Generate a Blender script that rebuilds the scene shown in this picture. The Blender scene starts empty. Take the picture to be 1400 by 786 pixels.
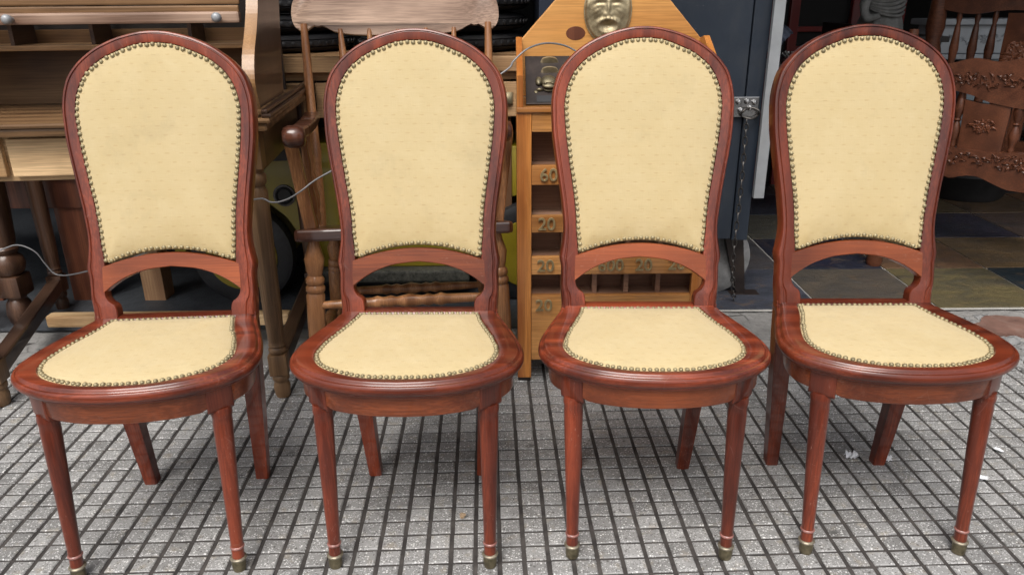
import bpy, bmesh, math, random
import numpy as np
from mathutils import Vector, Matrix
random.seed(7); np.random.seed(7)
S = bpy.context.scene
C = S.collection
R = math.radians

# ------------------------------------------------------------------ camera
F_PX, PITCH, ROLL, CAM_H = 1024.43, 0.366066, -0.0081066, 1.12028
cd = bpy.data.cameras.new('camera'); cam = bpy.data.objects.new('camera', cd); C.objects.link(cam)
cd.sensor_width = 36.0; cd.lens = F_PX / 1400 * 36; cd.clip_start = .05; cd.clip_end = 500
right = Vector((1, 0, 0)); fwd = Vector((0, math.cos(PITCH), -math.sin(PITCH))); up = right.cross(fwd)
r_ = right * math.cos(ROLL) - up * -math.sin(ROLL) * -1
cr, sr = math.cos(ROLL), math.sin(ROLL)
X = right * cr + up * sr
Y = up * cr - right * sr
M = Matrix((X, Y, -fwd)).transposed().to_4x4(); M.translation = Vector((0, 0, CAM_H))
cam.matrix_world = M
S.camera = cam
S.render.resolution_x, S.render.resolution_y = 1024, 574

# ------------------------------------------------------------------ sky, sun, exposure
SUN_EL, SUN_AZ = R(58), R(196)          # high soft light from the street side, behind the camera
w = bpy.data.worlds.new('World'); S.world = w; w.use_nodes = True
nt = w.node_tree; nt.nodes.clear()
sky = nt.nodes.new('ShaderNodeTexSky'); sky.sky_type = 'NISHITA'; sky.sun_disc = False
sky.sun_elevation = SUN_EL; sky.sun_rotation = SUN_AZ
sky.air_density = 1.0; sky.dust_density = 6.0; sky.ozone_density = 0.6
hs = nt.nodes.new('ShaderNodeHueSaturation'); hs.inputs['Saturation'].default_value = .38
bg = nt.nodes.new('ShaderNodeBackground'); bg.inputs['Strength'].default_value = .115
ow = nt.nodes.new('ShaderNodeOutputWorld')
nt.links.new(sky.outputs[0], hs.inputs['Color']); nt.links.new(hs.outputs[0], bg.inputs[0]); nt.links.new(bg.outputs[0], ow.inputs[0])
sd = bpy.data.lights.new('sun', 'SUN'); sd.energy = 1.5; sd.angle = R(34); sd.color = (1, .965, .91)
so = bpy.data.objects.new('sun', sd); C.objects.link(so)
dirv = Vector((math.sin(SUN_AZ) * math.cos(SUN_EL), math.cos(SUN_AZ) * math.cos(SUN_EL), math.sin(SUN_EL)))
so.rotation_euler = (-dirv).to_track_quat('-Z', 'Y').to_euler(); so.location = dirv * 8
S.view_settings.view_transform = 'Standard'; S.view_settings.look = 'None'
S.view_settings.gamma = 1; S.view_settings.exposure = 0.6
S.view_settings.use_curve_mapping = False
S.render.engine = 'CYCLES'

# ------------------------------------------------------------------ pixel helper (1400 x 786 photograph)
def ray(u, v):
    a, b = u - 700, v - 393
    x = (a * cr + b * sr) / F_PX; y = (-a * sr + b * cr) / F_PX
    return Vector((x, math.cos(PITCH) - y * math.sin(PITCH), -math.sin(PITCH) - y * math.cos(PITCH)))
EYE = Vector((0, 0, CAM_H))
def at_z(u, v, z=0.): d = ray(u, v); return EYE + d * ((z - CAM_H) / d.z)
def at_y(u, v, y): d = ray(u, v); return EYE + d * (y / d.y)
def project(p):
    q = p - EYE
    zc = q.dot(fwd); a = q.dot(right) / zc * F_PX; b = -q.dot(up) / zc * F_PX
    return 700 + a * cr - b * sr, 393 + a * sr + b * cr

# ------------------------------------------------------------------ materials
MATS = {}
class NB:
    def __init__(s, name):
        m = bpy.data.materials.new(name); m.use_nodes = True; s.m = m; s.t = m.node_tree; s.t.nodes.clear()
        s.o = s.n('ShaderNodeOutputMaterial'); s.b = s.n('ShaderNodeBsdfPrincipled')
        s.l(s.b.outputs[0], s.o.inputs['Surface']); MATS[name] = m
    def n(s, typ, **k):
        x = s.t.nodes.new(typ)
        for a, v in k.items(): setattr(x, a, v)
        return x
    def l(s, a, b): s.t.links.new(a, b)
    def set(s, **k):
        for a, v in k.items(): s.b.inputs[a.replace('_', ' ')].default_value = v
    def coord(s, kind='Object'): return s.n('ShaderNodeTexCoord').outputs[kind]
    def mapping(s, vec, scale=(1, 1, 1), loc=None):
        m = s.n('ShaderNodeMapping'); s.l(vec, m.inputs['Vector']); m.inputs['Scale'].default_value = scale
        if loc is not None: s.l(loc, m.inputs['Location'])
        return m.outputs[0]
    def noise(s, vec, scale, detail=4, rough=.55, dist=0):
        x = s.n('ShaderNodeTexNoise'); s.l(vec, x.inputs['Vector'])
        x.inputs['Scale'].default_value = scale; x.inputs['Detail'].default_value = detail
        x.inputs['Roughness'].default_value = rough; x.inputs['Distortion'].default_value = dist
        return x.outputs['Fac']
    def ramp(s, fac, pts, interp='LINEAR'):
        x = s.n('ShaderNodeValToRGB'); s.l(fac, x.inputs['Fac']); e = x.color_ramp.elements; x.color_ramp.interpolation = interp
        while len(e) < len(pts): e.new(.5)
        for i, (p, c) in enumerate(pts):
            e[i].position = p; e[i].color = (c, c, c, 1) if not hasattr(c, '__len__') else tuple(c) + (1,) * (4 - len(c))
        return x.outputs['Color']
    def mix(s, fac, a, b, mode='MIX'):
        x = s.n('ShaderNodeMix', data_type='RGBA', blend_type=mode)
        for i, v in ((0, fac), (6, a), (7, b)):
            if hasattr(v, 'is_output'): s.l(v, x.inputs[i])
            elif i == 0: x.inputs[0].default_value = v
            else: x.inputs[i].default_value = tuple(v) + (1,) * (4 - len(v))
        return x.outputs[2]
    def math(s, op, a, b=0.):
        x = s.n('ShaderNodeMath', operation=op)
        for i, v in ((0, a), (1, b)):
            if hasattr(v, 'is_output'): s.l(v, x.inputs[i])
            else: x.inputs[i].default_value = v
        return x.outputs[0]
    def bump(s, h, strength=.3, dist=.002):
        x = s.n('ShaderNodeBump'); x.inputs['Strength'].default_value = strength; x.inputs['Distance'].default_value = dist
        s.l(h, x.inputs['Height']); s.l(x.outputs[0], s.b.inputs['Normal'])
    def rand(s): return s.n('ShaderNodeObjectInfo').outputs['Random']
    def randvec(s, k=37.):
        c = s.n('ShaderNodeCombineXYZ'); r = s.rand()
        for i, f in enumerate((1., 1.7, .6)): s.l(s.math('MULTIPLY', r, k * f), c.inputs[i])
        return c.outputs[0]

def wood(name, dark, light, axis=0, grain=1., rough=.38, coat=.0, scuff=0., scuffcol=(.6, .5, .45), var=.25, ring=.5):
    b = NB(name); co = b.coord()
    sc = [26., 26., 26.]; sc[axis] = 1.6
    v = b.mapping(co, tuple(x * grain for x in sc), b.randvec())
    n1 = b.noise(v, 1., 6, .62, .8)
    wv = b.n('ShaderNodeTexWave', wave_type='BANDS', bands_direction='XYZ'[(axis + 1) % 3], wave_profile='SIN')
    b.l(v, wv.inputs['Vector']); wv.inputs['Scale'].default_value = .22; wv.inputs['Distortion'].default_value = 7
    wv.inputs['Detail'].default_value = 3; wv.inputs['Detail Scale'].default_value = 1.4
    f = b.mix(ring, n1, wv.outputs['Fac'])
    sc2 = [260., 260., 260.]; sc2[axis] = 7.
    pores = b.noise(b.mapping(co, tuple(sc2), b.randvec()), 1., 3, .6)
    col = b.ramp(f, [(.22, dark), (.78, light)])
    col = b.mix(b.ramp(pores, [(.42, .45), (.6, 0.)]), col, tuple(x * .45 for x in dark), 'MIX')
    big = b.noise(b.mapping(co, (1, 1, 1), b.randvec()), 5., 3, .6)
    col = b.mix(b.ramp(big, [(.3, .0), (.75, var)]), col, tuple(x * .5 for x in dark))
    drift = b.noise(b.mapping(co, (1, 1, 1), b.randvec(23.)), 2.6, 3, .5)
    col = b.mix(b.ramp(drift, [(.45, 0.), (.7, .45)]), col, tuple(min(1., x * 1.15) for x in light))
    r0 = b.math('MULTIPLY', b.math('SUBTRACT', b.rand(), .5), var)
    hsv = b.n('ShaderNodeHueSaturation'); b.l(col, hsv.inputs['Color']); b.l(b.math('ADD', 1., r0), hsv.inputs['Value']); col = hsv.outputs[0]
    rg = b.math('ADD', rough - .06, b.math('MULTIPLY', big, .16))
    if scuff:
        sn = b.noise(b.mapping(co, (1, 1, 1), b.randvec(11.)), 34., 8, .78, 1.5)
        s2 = b.noise(b.mapping(co, (1, 1, 1), b.randvec(5.)), 4.5, 2)
        m = b.math('MULTIPLY', b.ramp(sn, [(.58, 0.), (.72, .9)]), b.ramp(s2, [(.50, 0.), (.66, 1.)]))
        fib = b.noise(b.mapping(co, tuple(300. if q != axis else 60. for q in range(3)), b.randvec(9.)), 1., 2, .5)
        scr = b.math('MULTIPLY', b.ramp(fib, [(.68, 0.), (.74, .6)]), b.ramp(s2, [(.40, 0.), (.65, 1.)]))
        vo = b.n('ShaderNodeTexVoronoi', feature='DISTANCE_TO_EDGE'); b.l(b.mapping(co, (1, 1, .45), b.randvec(17.)), vo.inputs['Vector']); vo.inputs['Scale'].default_value = 21.
        ln = b.math('MULTIPLY', b.ramp(vo.outputs['Distance'], [(.0, 1.), (.016, 0.)]), b.ramp(b.noise(b.mapping(co, (1, 1, 1), b.randvec(29.)), 15., 3, .6), [(.56, 0.), (.64, .9)]))
        m = b.math('MINIMUM', b.math('MULTIPLY', b.math('ADD', b.math('ADD', m, b.math('MULTIPLY', ln, .25)), scr), scuff), 1.)
        col = b.mix(m, col, scuffcol); rg = b.math('ADD', rg, b.math('MULTIPLY', m, .3))
    b.l(col, b.b.inputs['Base Color']); b.l(rg, b.b.inputs['Roughness'])
    b.set(Coat_Weight=min(1., coat * 1.), Coat_Roughness=.07, Coat_IOR=1.55); b.b.inputs['Specular IOR Level'].default_value = .28
    b.bump(b.math('ADD', b.math('MULTIPLY', pores, .5), n1), .12, .0012)
    return b.m

MA_D, MA_L = (.080, .0140, .0072), (.248, .0475, .0190)
for ax, nm in ((0, 'mahogany_x'), (2, 'mahogany_z'), (1, 'mahogany_y')):
    wood(nm, MA_D, MA_L, ax, 1., .33, .5, .6, (.36, .22, .185), .5, .4)
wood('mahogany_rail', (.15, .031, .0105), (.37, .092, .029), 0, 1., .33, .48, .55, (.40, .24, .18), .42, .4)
wood('oak', (.36, .212, .098), (.78, .55, .31), 0, .8, .42, .1, .0, var=.3)
wood('oak_shaded', (.10, .050, .022), (.30, .172, .082), 0, .8, .4, .1, .0, var=.3)  # darker copy of the desk oak: interior shade put into the colour
wood('oak_z', (.085, .045, .022), (.25, .145, .072), 2, .8, .42, .15, .0, var=.3)
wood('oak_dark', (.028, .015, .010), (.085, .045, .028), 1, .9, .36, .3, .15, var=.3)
wood('oak_edge', (.20, .10, .04), (.36, .20, .09), 2, .8, .4, .3)
wood('oak_sky_sheen', (.16, .085, .055), (.68, .485, .36), 0, .34, .34, .25, 0, var=.06, ring=.35)  # paler wood copy: sky reflection painted into the base colour
wood('rocker_post', (.20, .078, .028), (.50, .235, .10), 2, .9, .3, .3, .2, (.5, .35, .3))
wood('rocker_dark', (.045, .016, .010), (.16, .06, .035), 0, .9, .28, .5, .1)
wood('pine', (.30, .155, .07), (.55, .345, .18), 0, .6, .5, .1, 0, var=.2, ring=.7)
wood('pine_post', (.20, .10, .05), (.40, .235, .125), 2, .6, .55, .05, 0, var=.2, ring=.7)
wood('varnished_pine_z', (.32, .10, .022), (.56, .225, .055), 2, .7, .3, .5, .2, (.7, .55, .4), .18, .6)
wood('varnished_pine_x', (.33, .125, .032), (.60, .285, .09), 0, .7, .3, .5, .2, (.7, .55, .4), .18, .6)
wood('gable_pine', (.46, .19, .045), (.70, .37, .12), 0, .28, .3, .5, 0, var=.06, ring=.5)
wood('cubby_wood', (.20, .10, .062), (.36, .21, .14), 0, .6, .6, 0, 0, var=.2)
wood('carved_walnut', (.05, .016, .008), (.165, .058, .028), 0, 1., .42, .2, .0, var=.3, ring=.15)
wood('red_table_wood', (.06, .018, .010), (.17, .058, .03), 2, .8, .4, .3)
wood('dark_turned', (.03, .014, .009), (.11, .055, .032), 2, .9, .35, .3)
def knotty(m):    # two round knots in the gable board
    pass

def fabric():
    b = NB('upholstery'); co = b.coord(); rv = b.randvec(3.)
    # staggered little woven motif
    mp = b.mapping(co, (1, 1, 1))
    sep = b.n('ShaderNodeSeparateXYZ'); b.l(mp, sep.inputs[0])
    vert = b.math('ADD', sep.outputs[2], b.math('MULTIPLY', sep.outputs[1], 1.0))
    cell_h = .024; cell_w = .031
    row = b.math('FLOOR', b.math('DIVIDE', vert, cell_h))
    fv = b.math('SUBTRACT', b.math('FRACT', b.math('DIVIDE', vert, cell_h)), .5)
    odd = b.math('MULTIPLY', b.math('FRACT', b.math('MULTIPLY', row, .5)), 1.)
    fu = b.math('SUBTRACT', b.math('FRACT', b.math('ADD', b.math('DIVIDE', sep.outputs[0], cell_w), odd)), .5)
    fine = b.noise(b.mapping(co, (1, 1, 1), rv), 130., 3, .6)
    bl = b.math('ADD', b.math('POWER', b.math('MULTIPLY', fu, 4.2), 2.), b.math('POWER', b.math('MULTIPLY', fv, 8.), 2.))
    bl = b.math('ADD', bl, b.math('MULTIPLY', b.math('SUBTRACT', fine, .5), 1.7))
    motif = b.ramp(bl, [(.12, 1.), (.72, 0.)])
    th = b.noise(b.mapping(co, (40, 40, 900), rv), 1., 2, .5); tv = b.noise(b.mapping(co, (900, 60, 40), rv), 1., 2, .5)
    stain = b.noise(b.mapping(co, (1, 1, 1), rv), 7., 4, .6)
    col = b.mix(b.ramp(stain, [(.35, 0.), (.8, .5)]), (.515, .418, .240), (.465, .365, .186))
    sl2 = b.noise(b.mapping(co, (14, 14, 300), rv), 1., 3, .6); col = b.mix(b.ramp(sl2, [(.55, 0.), (.75, .22)]), col, (.40, .31, .16))
    col = b.mix(b.math('MULTIPLY', motif, .36), col, (.40, .28, .13))
    patch = b.noise(b.mapping(co, (1, 1, 1), rv), 22., 3, .5)
    col = b.mix(b.ramp(patch, [(.50, 0.), (.75, .32)]), col, (.56, .475, .29))
    col = b.mix(b.ramp(th, [(.3, .16), (.7, 0.)]), col, (.46, .33, .15))
    col = b.mix(b.ramp(tv, [(.3, .10), (.7, 0.)]), col, (.5, .37, .18))
    zr = b.math('MULTIPLY', b.ramp(sep.outputs[2], [(.575, 0.), (.585, 1.)]), b.ramp(sep.outputs[2], [(.60, 1.), (.68, 0.)]))
    col = b.mix(b.math('MULTIPLY', zr, b.ramp(b.noise(b.mapping(co, (1, 1, 1), b.randvec(13.)), 16., 4, .6), [(.35, .05), (.7, .55)])), col, (.36, .26, .11))
    grime = b.noise(b.mapping(co, (1, 1, 1), b.randvec(19.)), 11., 6, .7); col = b.mix(b.ramp(grime, [(.56, 0.), (.72, .30)]), col, (.36, .29, .17))
    b.l(col, b.b.inputs['Base Color']); b.set(Roughness=.82, Sheen_Weight=.15, Sheen_Roughness=.5)
    b.b.inputs['Specular IOR Level'].default_value = .25
    h = b.math('ADD', b.math('ADD', th, tv), b.math('MULTIPLY', motif, .6)); h = b.math('ADD', h, b.math('MULTIPLY', b.noise(b.mapping(co, (1, 1, 1), b.randvec(7.)), 13., 3, .55), 9.)); b.bump(h, .30, .0010)
fabric()
def simple(name, col, rough=.5, metal=0., noise_amt=.25, scale=20., coat=0., bump=.1, bscale=None, dirt=None, dirt_amt=.5):
    b = NB(name); co = b.mapping(b.coord(), (1, 1, 1), b.randvec())
    n = b.noise(co, scale, 6, .65)
    c = b.mix(b.ramp(n, [(.3, 0.), (.75, 1.)]), tuple(x * (1 - noise_amt) for x in col), tuple(min(1, x * (1 + noise_amt)) for x in col))
    if dirt is not None:
        d = b.noise(co, scale * .35, 7, .75, 1.)
        c = b.mix(b.ramp(d, [(.5, 0.), (.68, dirt_amt)]), c, dirt)
    b.l(c, b.b.inputs['Base Color']); b.l(b.math('ADD', rough - .08, b.math('MULTIPLY', n, .16)), b.b.inputs['Roughness'])
    b.set(Metallic=metal, Coat_Weight=coat)
    b.bump(b.noise(co, bscale or scale * 4, 4, .6), bump, .002)
    return b.m
simple('nail_brass', (.31, .26, .15), .5, .45, .45, 160., dirt=(.16, .125, .07), dirt_amt=.6, bump=.05)
simple('cast_brass', (.42, .35, .22), .5, .75, .3, 30., dirt=(.12, .085, .04), dirt_amt=.7)
simple('number_brass', (.46, .36, .19), .42, .7, .3, 60., dirt=(.14, .10, .05), dirt_amt=.4)
simple('caster_metal', (.17, .145, .09), .45, .7, .4, 90., dirt=(.05, .045, .03), dirt_amt=.6)
simple('ferrule', (.27, .235, .175), .42, .6, .4, 90., dirt=(.12, .10, .07), dirt_amt=.6)
simple('leg_ring', (.28, .12, .10), .38, 0, .5, 120., coat=.4)
simple('black_plate', (.030, .022, .020), .42, .3, .4, 14., dirt=(.10, .07, .05), dirt_amt=.35)
def scratched():
    b = NB('dark_steel_paint'); co = b.mapping(b.coord(), (1, 1, 1), b.randvec())
    n = b.noise(co, 2.5, 5, .6); col = b.mix(n, (.010, .015, .025), (.020, .029, .043))
    sc = b.noise(b.mapping(co, (9, 9, 46)), 1., 5, .7, .4); ms = b.math('MULTIPLY', b.ramp(sc, [(.66, 0.), (.70, 1.)]), b.ramp(b.noise(co, 4., 2), [(.5, 0.), (.6, 1.)]))
    col = b.mix(b.math('MULTIPLY', ms, .6), col, (.30, .31, .32)); dn = b.noise(b.mapping(co, (3, 3, .7)), 3., 5, .7); col = b.mix(b.ramp(dn, [(.5, 0.), (.75, .35)]), col, (.055, .055, .055))
    b.l(col, b.b.inputs['Base Color']); b.l(b.ramp(n, [(.3, .3), (.7, .5)]), b.b.inputs['Roughness']); b.bump(n, .25, .02)
scratched()
simple('navy_paint', (.014, .02, .036), .4, 0, .2, 3.)
simple('aluminium', (.30, .315, .33), .5, .3, .12, 12., dirt=(.33, .33, .33), dirt_amt=.5)
simple('chain_steel', (.10, .095, .09), .45, .8, .4, 80., dirt=(.07, .04, .025), dirt_amt=.7)
simple('rubber', (.016, .016, .018), .55, 0, .4, 14., dirt=(.05, .05, .05), dirt_amt=.4)
simple('yellow_paint', (.25, .19, .010), .42, 0, .2, 5., coat=.25, dirt=(.16, .12, .02), dirt_amt=.5)
simple('running_board', (.055, .055, .045), .6, 0, .8, 90., dirt=(.13, .125, .10), dirt_amt=.6)
simple('chrome', (.5, .5, .5), .25, 1., .2, 20.)
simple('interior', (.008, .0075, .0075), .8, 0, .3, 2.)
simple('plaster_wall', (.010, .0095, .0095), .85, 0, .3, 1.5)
simple('stone_grey', (.25, .25, .24), .8, 0, .35, 18., dirt=(.10, .10, .095), dirt_amt=.6, bump=.4)
simple('red_paint', (.16, .008, .006), .4, 0, .25, 4., coat=.2)
simple('white_marble', (.44, .47, .50), .5, 0, .12, 6., dirt=(.25, .26, .28), dirt_amt=.5)
simple('pale_blue_panel', (.27, .33, .37), .5, 0, .12, 3.)
simple('paper', (.70, .71, .74), .8, 0, .12, 60.)
simple('leaf', (.33, .24, .15), .7, 0, .25, 60.)
simple('cable_grey', (.22, .22, .225), .45, .2, .2, 30.)
simple('cloth_blue', (.12, .14, .20), .8, 0, .7, 40.)
simple('silver', (.42, .42, .40), .3, .9, .4, 60.)
simple('black_wood', (.02, .016, .014), .4, 0, .4, 12.)
simple('asphalt', (.05, .05, .052), .9, 0, .3, 40.)
simple('brown_stone', (.16, .085, .065), .75, 0, .35, 14., dirt=(.24, .19, .16), dirt_amt=.5, bump=.6, bscale=30.)
simple('grey_rubble', (.20, .20, .20), .8, 0, .4, 20., dirt=(.09, .09, .09), dirt_amt=.6, bump=.5)

GS, GR, GA, GOX, GOY = .0526, .0474, R(1.758), -.1898, 1.3308     # paving grid: spacing, row spacing, angle, origin
def paving(name, groove):
    b = NB(name); pos = b.n('ShaderNodeNewGeometry').outputs['Position']
    mp = b.n('ShaderNodeMapping', vector_type='TEXTURE'); b.l(pos, mp.inputs['Vector'])
    mp.inputs['Location'].default_value = (GOX, GOY, 0); mp.inputs['Rotation'].default_value = (0, 0, GA)
    mp.inputs['Scale'].default_value = (GS, GR, 1)
    fl = b.n('ShaderNodeVectorMath', operation='FLOOR'); b.l(mp.outputs[0], fl.inputs[0])
    zz = b.n('ShaderNodeVectorMath', operation='MULTIPLY'); b.l(fl.outputs[0], zz.inputs[0]); zz.inputs[1].default_value = (1, 1, 0)
    wn = b.n('ShaderNodeTexWhiteNoise', noise_dimensions='2D'); b.l(zz.outputs[0], wn.inputs['Vector'])
    big = b.noise(pos, 2.6, 4, .6); mid = b.noise(pos, 16., 4, .65)
    if groove:
        col = b.mix(b.ramp(mid, [(.35, 0.), (.7, 1.)]), (.024, .021, .020), (.072, .064, .059))
        b.l(col, b.b.inputs['Base Color']); b.set(Roughness=.9); b.bump(b.noise(pos, 160., 3), .6, .003); return
    col = b.mix(wn.outputs['Value'], (.185, .184, .182), (.322, .321, .318))
    col = b.mix(b.ramp(big, [(.35, .0), (.7, .35)]), col, (.255, .25, .235))
    col = b.mix(b.ramp(mid, [(.5, .0), (.75, .45)]), col, (.17, .17, .168))
    def specks(scale, lo, hi, c, amt):
        nonlocal col
        vo = b.n('ShaderNodeTexVoronoi'); b.l(pos, vo.inputs['Vector']); vo.inputs['Scale'].default_value = scale
        sp = b.n('ShaderNodeSeparateColor'); b.l(vo.outputs['Color'], sp.inputs[0])
        m = b.math('MULTIPLY', b.ramp(sp.outputs[0], [(lo, 0.), (hi, 1.)]), b.ramp(vo.outputs['Distance'], [(.28, 1.), (.5, 0.)]))
        col = b.mix(b.math('MULTIPLY', m, amt), col, c)
    dk_ = b.noise(pos, 5.5, 6, .72, .6); col = b.mix(b.ramp(dk_, [(.48, 0.), (.68, .55)]), col, (.12, .118, .115))
    hue = b.noise(pos, 31., 2, .5); col = b.mix(b.ramp(hue, [(.58, 0.), (.72, .5)]), col, (.27, .235, .18))
    spot = b.noise(pos, 9., 2, .4); col = b.mix(b.ramp(spot, [(.71, 0.), (.74, .7)]), col, (.05, .05, .05))
    specks(260., .70, .74, (.055, .05, .048), .75)
    specks(330., .72, .76, (.62, .62, .62), .85)
    specks(190., .86, .88, (.68, .68, .67), .85)
    specks(140., .93, .94, (.07, .065, .06), .8)
    b.l(col, b.b.inputs['Base Color'])
    b.l(b.ramp(mid, [(.3, .45), (.7, .75)]), b.b.inputs['Roughness'])
    b.bump(b.noise(pos, 240., 4, .7), .35, .0012)
paving('paving_stone', False); paving('paving_groove', True)

def concrete(name, a, c, rough=.75, crack=True):
    b = NB(name); pos = b.n('ShaderNodeNewGeometry').outputs['Position']
    n = b.noise(pos, 3.5, 7, .7, .4); n2 = b.noise(pos, 38., 5, .7)
    col = b.mix(b.ramp(n, [(.3, 0.), (.72, 1.)]), a, c)
    col = b.mix(b.ramp(n2, [(.5, 0.), (.72, .55)]), col, tuple(x * .45 for x in a))
    if crack:
        vo = b.n('ShaderNodeTexVoronoi', feature='DISTANCE_TO_EDGE'); b.l(b.mapping(pos, (1, 1.5, 1)), vo.inputs['Vector']); vo.inputs['Scale'].default_value = 5.5
        col = b.mix(b.math('MULTIPLY', b.ramp(vo.outputs['Distance'], [(.0, 1.), (.022, 0.)]), b.ramp(n, [(.45, 0.), (.6, .9)])), col, (.03, .028, .026))
    b.l(col, b.b.inputs['Base Color']); b.set(Roughness=rough); b.bump(b.math('ADD', n2, n), .5, .006)
concrete('rough_concrete', (.14, .135, .13), (.30, .295, .285))
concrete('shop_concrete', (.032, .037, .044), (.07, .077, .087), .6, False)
def slate():
    b = NB('slate'); co = b.mapping(b.coord(), (1, 1, 1), b.randvec())
    oc = b.n('ShaderNodeObjectInfo').outputs['Color']
    n = b.noise(b.mapping(co, (1, 2.2, 1)), 5., 7, .65, .8); n2 = b.noise(co, 16., 6, .7, .5)
    col = b.mix(b.ramp(n, [(.40, 0.), (.66, .6)]), oc, (.022, .027, .033))
    col = b.mix(b.ramp(n2, [(.54, 0.), (.68, .4)]), col, (.145, .095, .052))
    col = b.mix(b.ramp(n2, [(.28, .5), (.4, 0.)]), col, (.10, .105, .11))
    b.l(col, b.b.inputs['Base Color']); b.l(b.ramp(n2, [(.3, .28), (.7, .5)]), b.b.inputs['Roughness']); b.b.inputs['Specular IOR Level'].default_value = .3
    b.bump(b.math('ADD', b.math('MULTIPLY', n, 2.), b.noise(co, 42., 6, .7)), .7, .006)
slate()
simple('grout', (.34, .33, .31), .9, 0, .2, 20.)

# ------------------------------------------------------------------ mesh helpers
def obj(name, bm, mat, parent=None, smooth=None, loc=None):
    """link a bmesh as one mesh object; smooth = angle in degrees for auto smoothing"""
    if isinstance(bm, bmesh.types.BMesh):
        bmesh.ops.recalc_face_normals(bm, faces=bm.faces)
        me = bpy.data.meshes.new(name)
        if smooth:
            ang = R(smooth)
            for f in bm.faces: f.smooth = True
            for e in bm.edges:
                if len(e.link_faces) == 2 and e.calc_face_angle(0) > ang: e.smooth = False
        bm.to_mesh(me); bm.free()
    else: me = bm
    if mat and not me.materials: me.materials.append(MATS[mat])
    o = bpy.data.objects.new(name, me); C.objects.link(o)
    if parent: o.parent = parent
    if loc: o.location = loc
    return o
def tag(o, label=None, cat=None, group=None, kind=None):
    if label: o['label'] = label
    if cat: o['category'] = cat
    if group: o['group'] = group
    if kind: o['kind'] = kind
    return o
def thing(name, label, cat, loc=(0, 0, 0), rz=0., group=None):
    o = bpy.data.objects.new(name, None); C.objects.link(o); o.location = loc; o.rotation_euler = (0, 0, rz)
    o.empty_display_size = .1
    return tag(o, label, cat, group)
def BM(): return bmesh.new()
def box(bm, x0, x1, y0, y1, z0, z1, bev=0., mat=None):
    v = [bm.verts.new((x, y, z)) for x in (x0, x1) for y in (y0, y1) for z in (z0, z1)]
    if mat is not None:
        for q in v: q.co = mat @ q.co
    f = [bm.faces.new([v[i] for i in q]) for q in ((0, 1, 3, 2), (4, 6, 7, 5), (0, 4, 5, 1), (2, 3, 7, 6), (0, 2, 6, 4), (1, 5, 7, 3))]
    bmesh.ops.recalc_face_normals(bm, faces=f)
    if bev:
        es = list({e for q in f for e in q.edges})
        bmesh.ops.bevel(bm, geom=es, offset=bev, segments=2, profile=.6, affect='EDGES')
    return bm
def frame_from(p0, p1):
    z = (p1 - p0).normalized(); a = Vector((1, 0, 0)) if abs(z.x) < .9 else Vector((0, 1, 0))
    x = a.cross(z).normalized(); y = z.cross(x); m = Matrix((x, y, z)).transposed().to_4x4(); m.translation = p0; return m
def beam(bm, p0, p1, wx, wy, bev=.003, up_hint=None):
    """rectangular bar from p0 to p1"""
    p0, p1 = Vector(p0), Vector(p1); z = (p1 - p0).normalized()
    h = Vector(up_hint or ((0, 0, 1) if abs(z.z) < .9 else (0, 1, 0)))
    x = h.cross(z).normalized(); y = z.cross(x)
    m = Matrix((x, y, z)).transposed().to_4x4(); m.translation = p0
    return box(bm, -wx / 2, wx / 2, -wy / 2, wy / 2, 0, (p1 - p0).length, bev, m)
def lathe(bm, prof, n=16, mat=None, cap=True, sx=1., sy=1.):
    rings = []
    for z, r in prof:
        ring = []
        for i in range(n):
            a = 2 * math.pi * i / n; p = Vector((math.cos(a) * r * sx, math.sin(a) * r * sy, z))
            ring.append(bm.verts.new(mat @ p if mat else p))
        rings.append(ring)
    for A, B in zip(rings, rings[1:]):
        for i in range(n): bm.faces.new((A[i], A[(i + 1) % n], B[(i + 1) % n], B[i]))
    if cap:
        bm.faces.new(rings[0][::-1]); bm.faces.new(rings[-1])
    return bm
def turned(bm, p0, p1, prof, n=14):
    """prof: (t 0..1, radius) along p0 -> p1"""
    p0, p1 = Vector(p0), Vector(p1); L = (p1 - p0).length
    return lathe(bm, [(t * L, r) for t, r in prof], n, frame_from(p0, p1))
def tube(bm, pts, r, n=8, closed=False):
    pts = [Vector(p) for p in pts]; rings = []; m = len(pts)
    nx = None
    for i, p in enumerate(pts):
        t = (pts[(i + 1) % m] - pts[i - 1]) if closed or 0 < i < m - 1 else (pts[1] - pts[0] if i == 0 else pts[-1] - pts[-2])
        t.normalize()
        if nx is None: nx = (Vector((0, 0, 1)) if abs(t.z) < .9 else Vector((1, 0, 0))).cross(t).normalized()
        nx = (nx - t * nx.dot(t)).normalized(); ny = t.cross(nx)
        rr = r[i] if hasattr(r, '__len__') else r
        rings.append([bm.verts.new(p + nx * math.cos(2 * math.pi * k / n) * rr + ny * math.sin(2 * math.pi * k / n) * rr) for k in range(n)])
    for i in range(m if closed else m - 1):
        A, B = rings[i], rings[(i + 1) % m]
        for k in range(n): bm.faces.new((A[k], A[(k + 1) % n], B[(k + 1) % n], B[k]))
    if not closed: bm.faces.new(rings[0][::-1]); bm.faces.new(rings[-1])
    return bm
def spline(pts, k=6):
    P = [Vector(p) for p in pts]; out = []
    for i in range(len(P) - 1):
        a, b, c, d = P[max(i - 1, 0)], P[i], P[i + 1], P[min(i + 2, len(P) - 1)]
        for j in range(k):
            t = j / k
            out.append(.5 * ((2 * b) + (c - a) * t + (2 * a - 5 * b + 4 * c - d) * t * t + (3 * b - a - 3 * c + d) * t ** 3))
    return out + [P[-1]]
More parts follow.
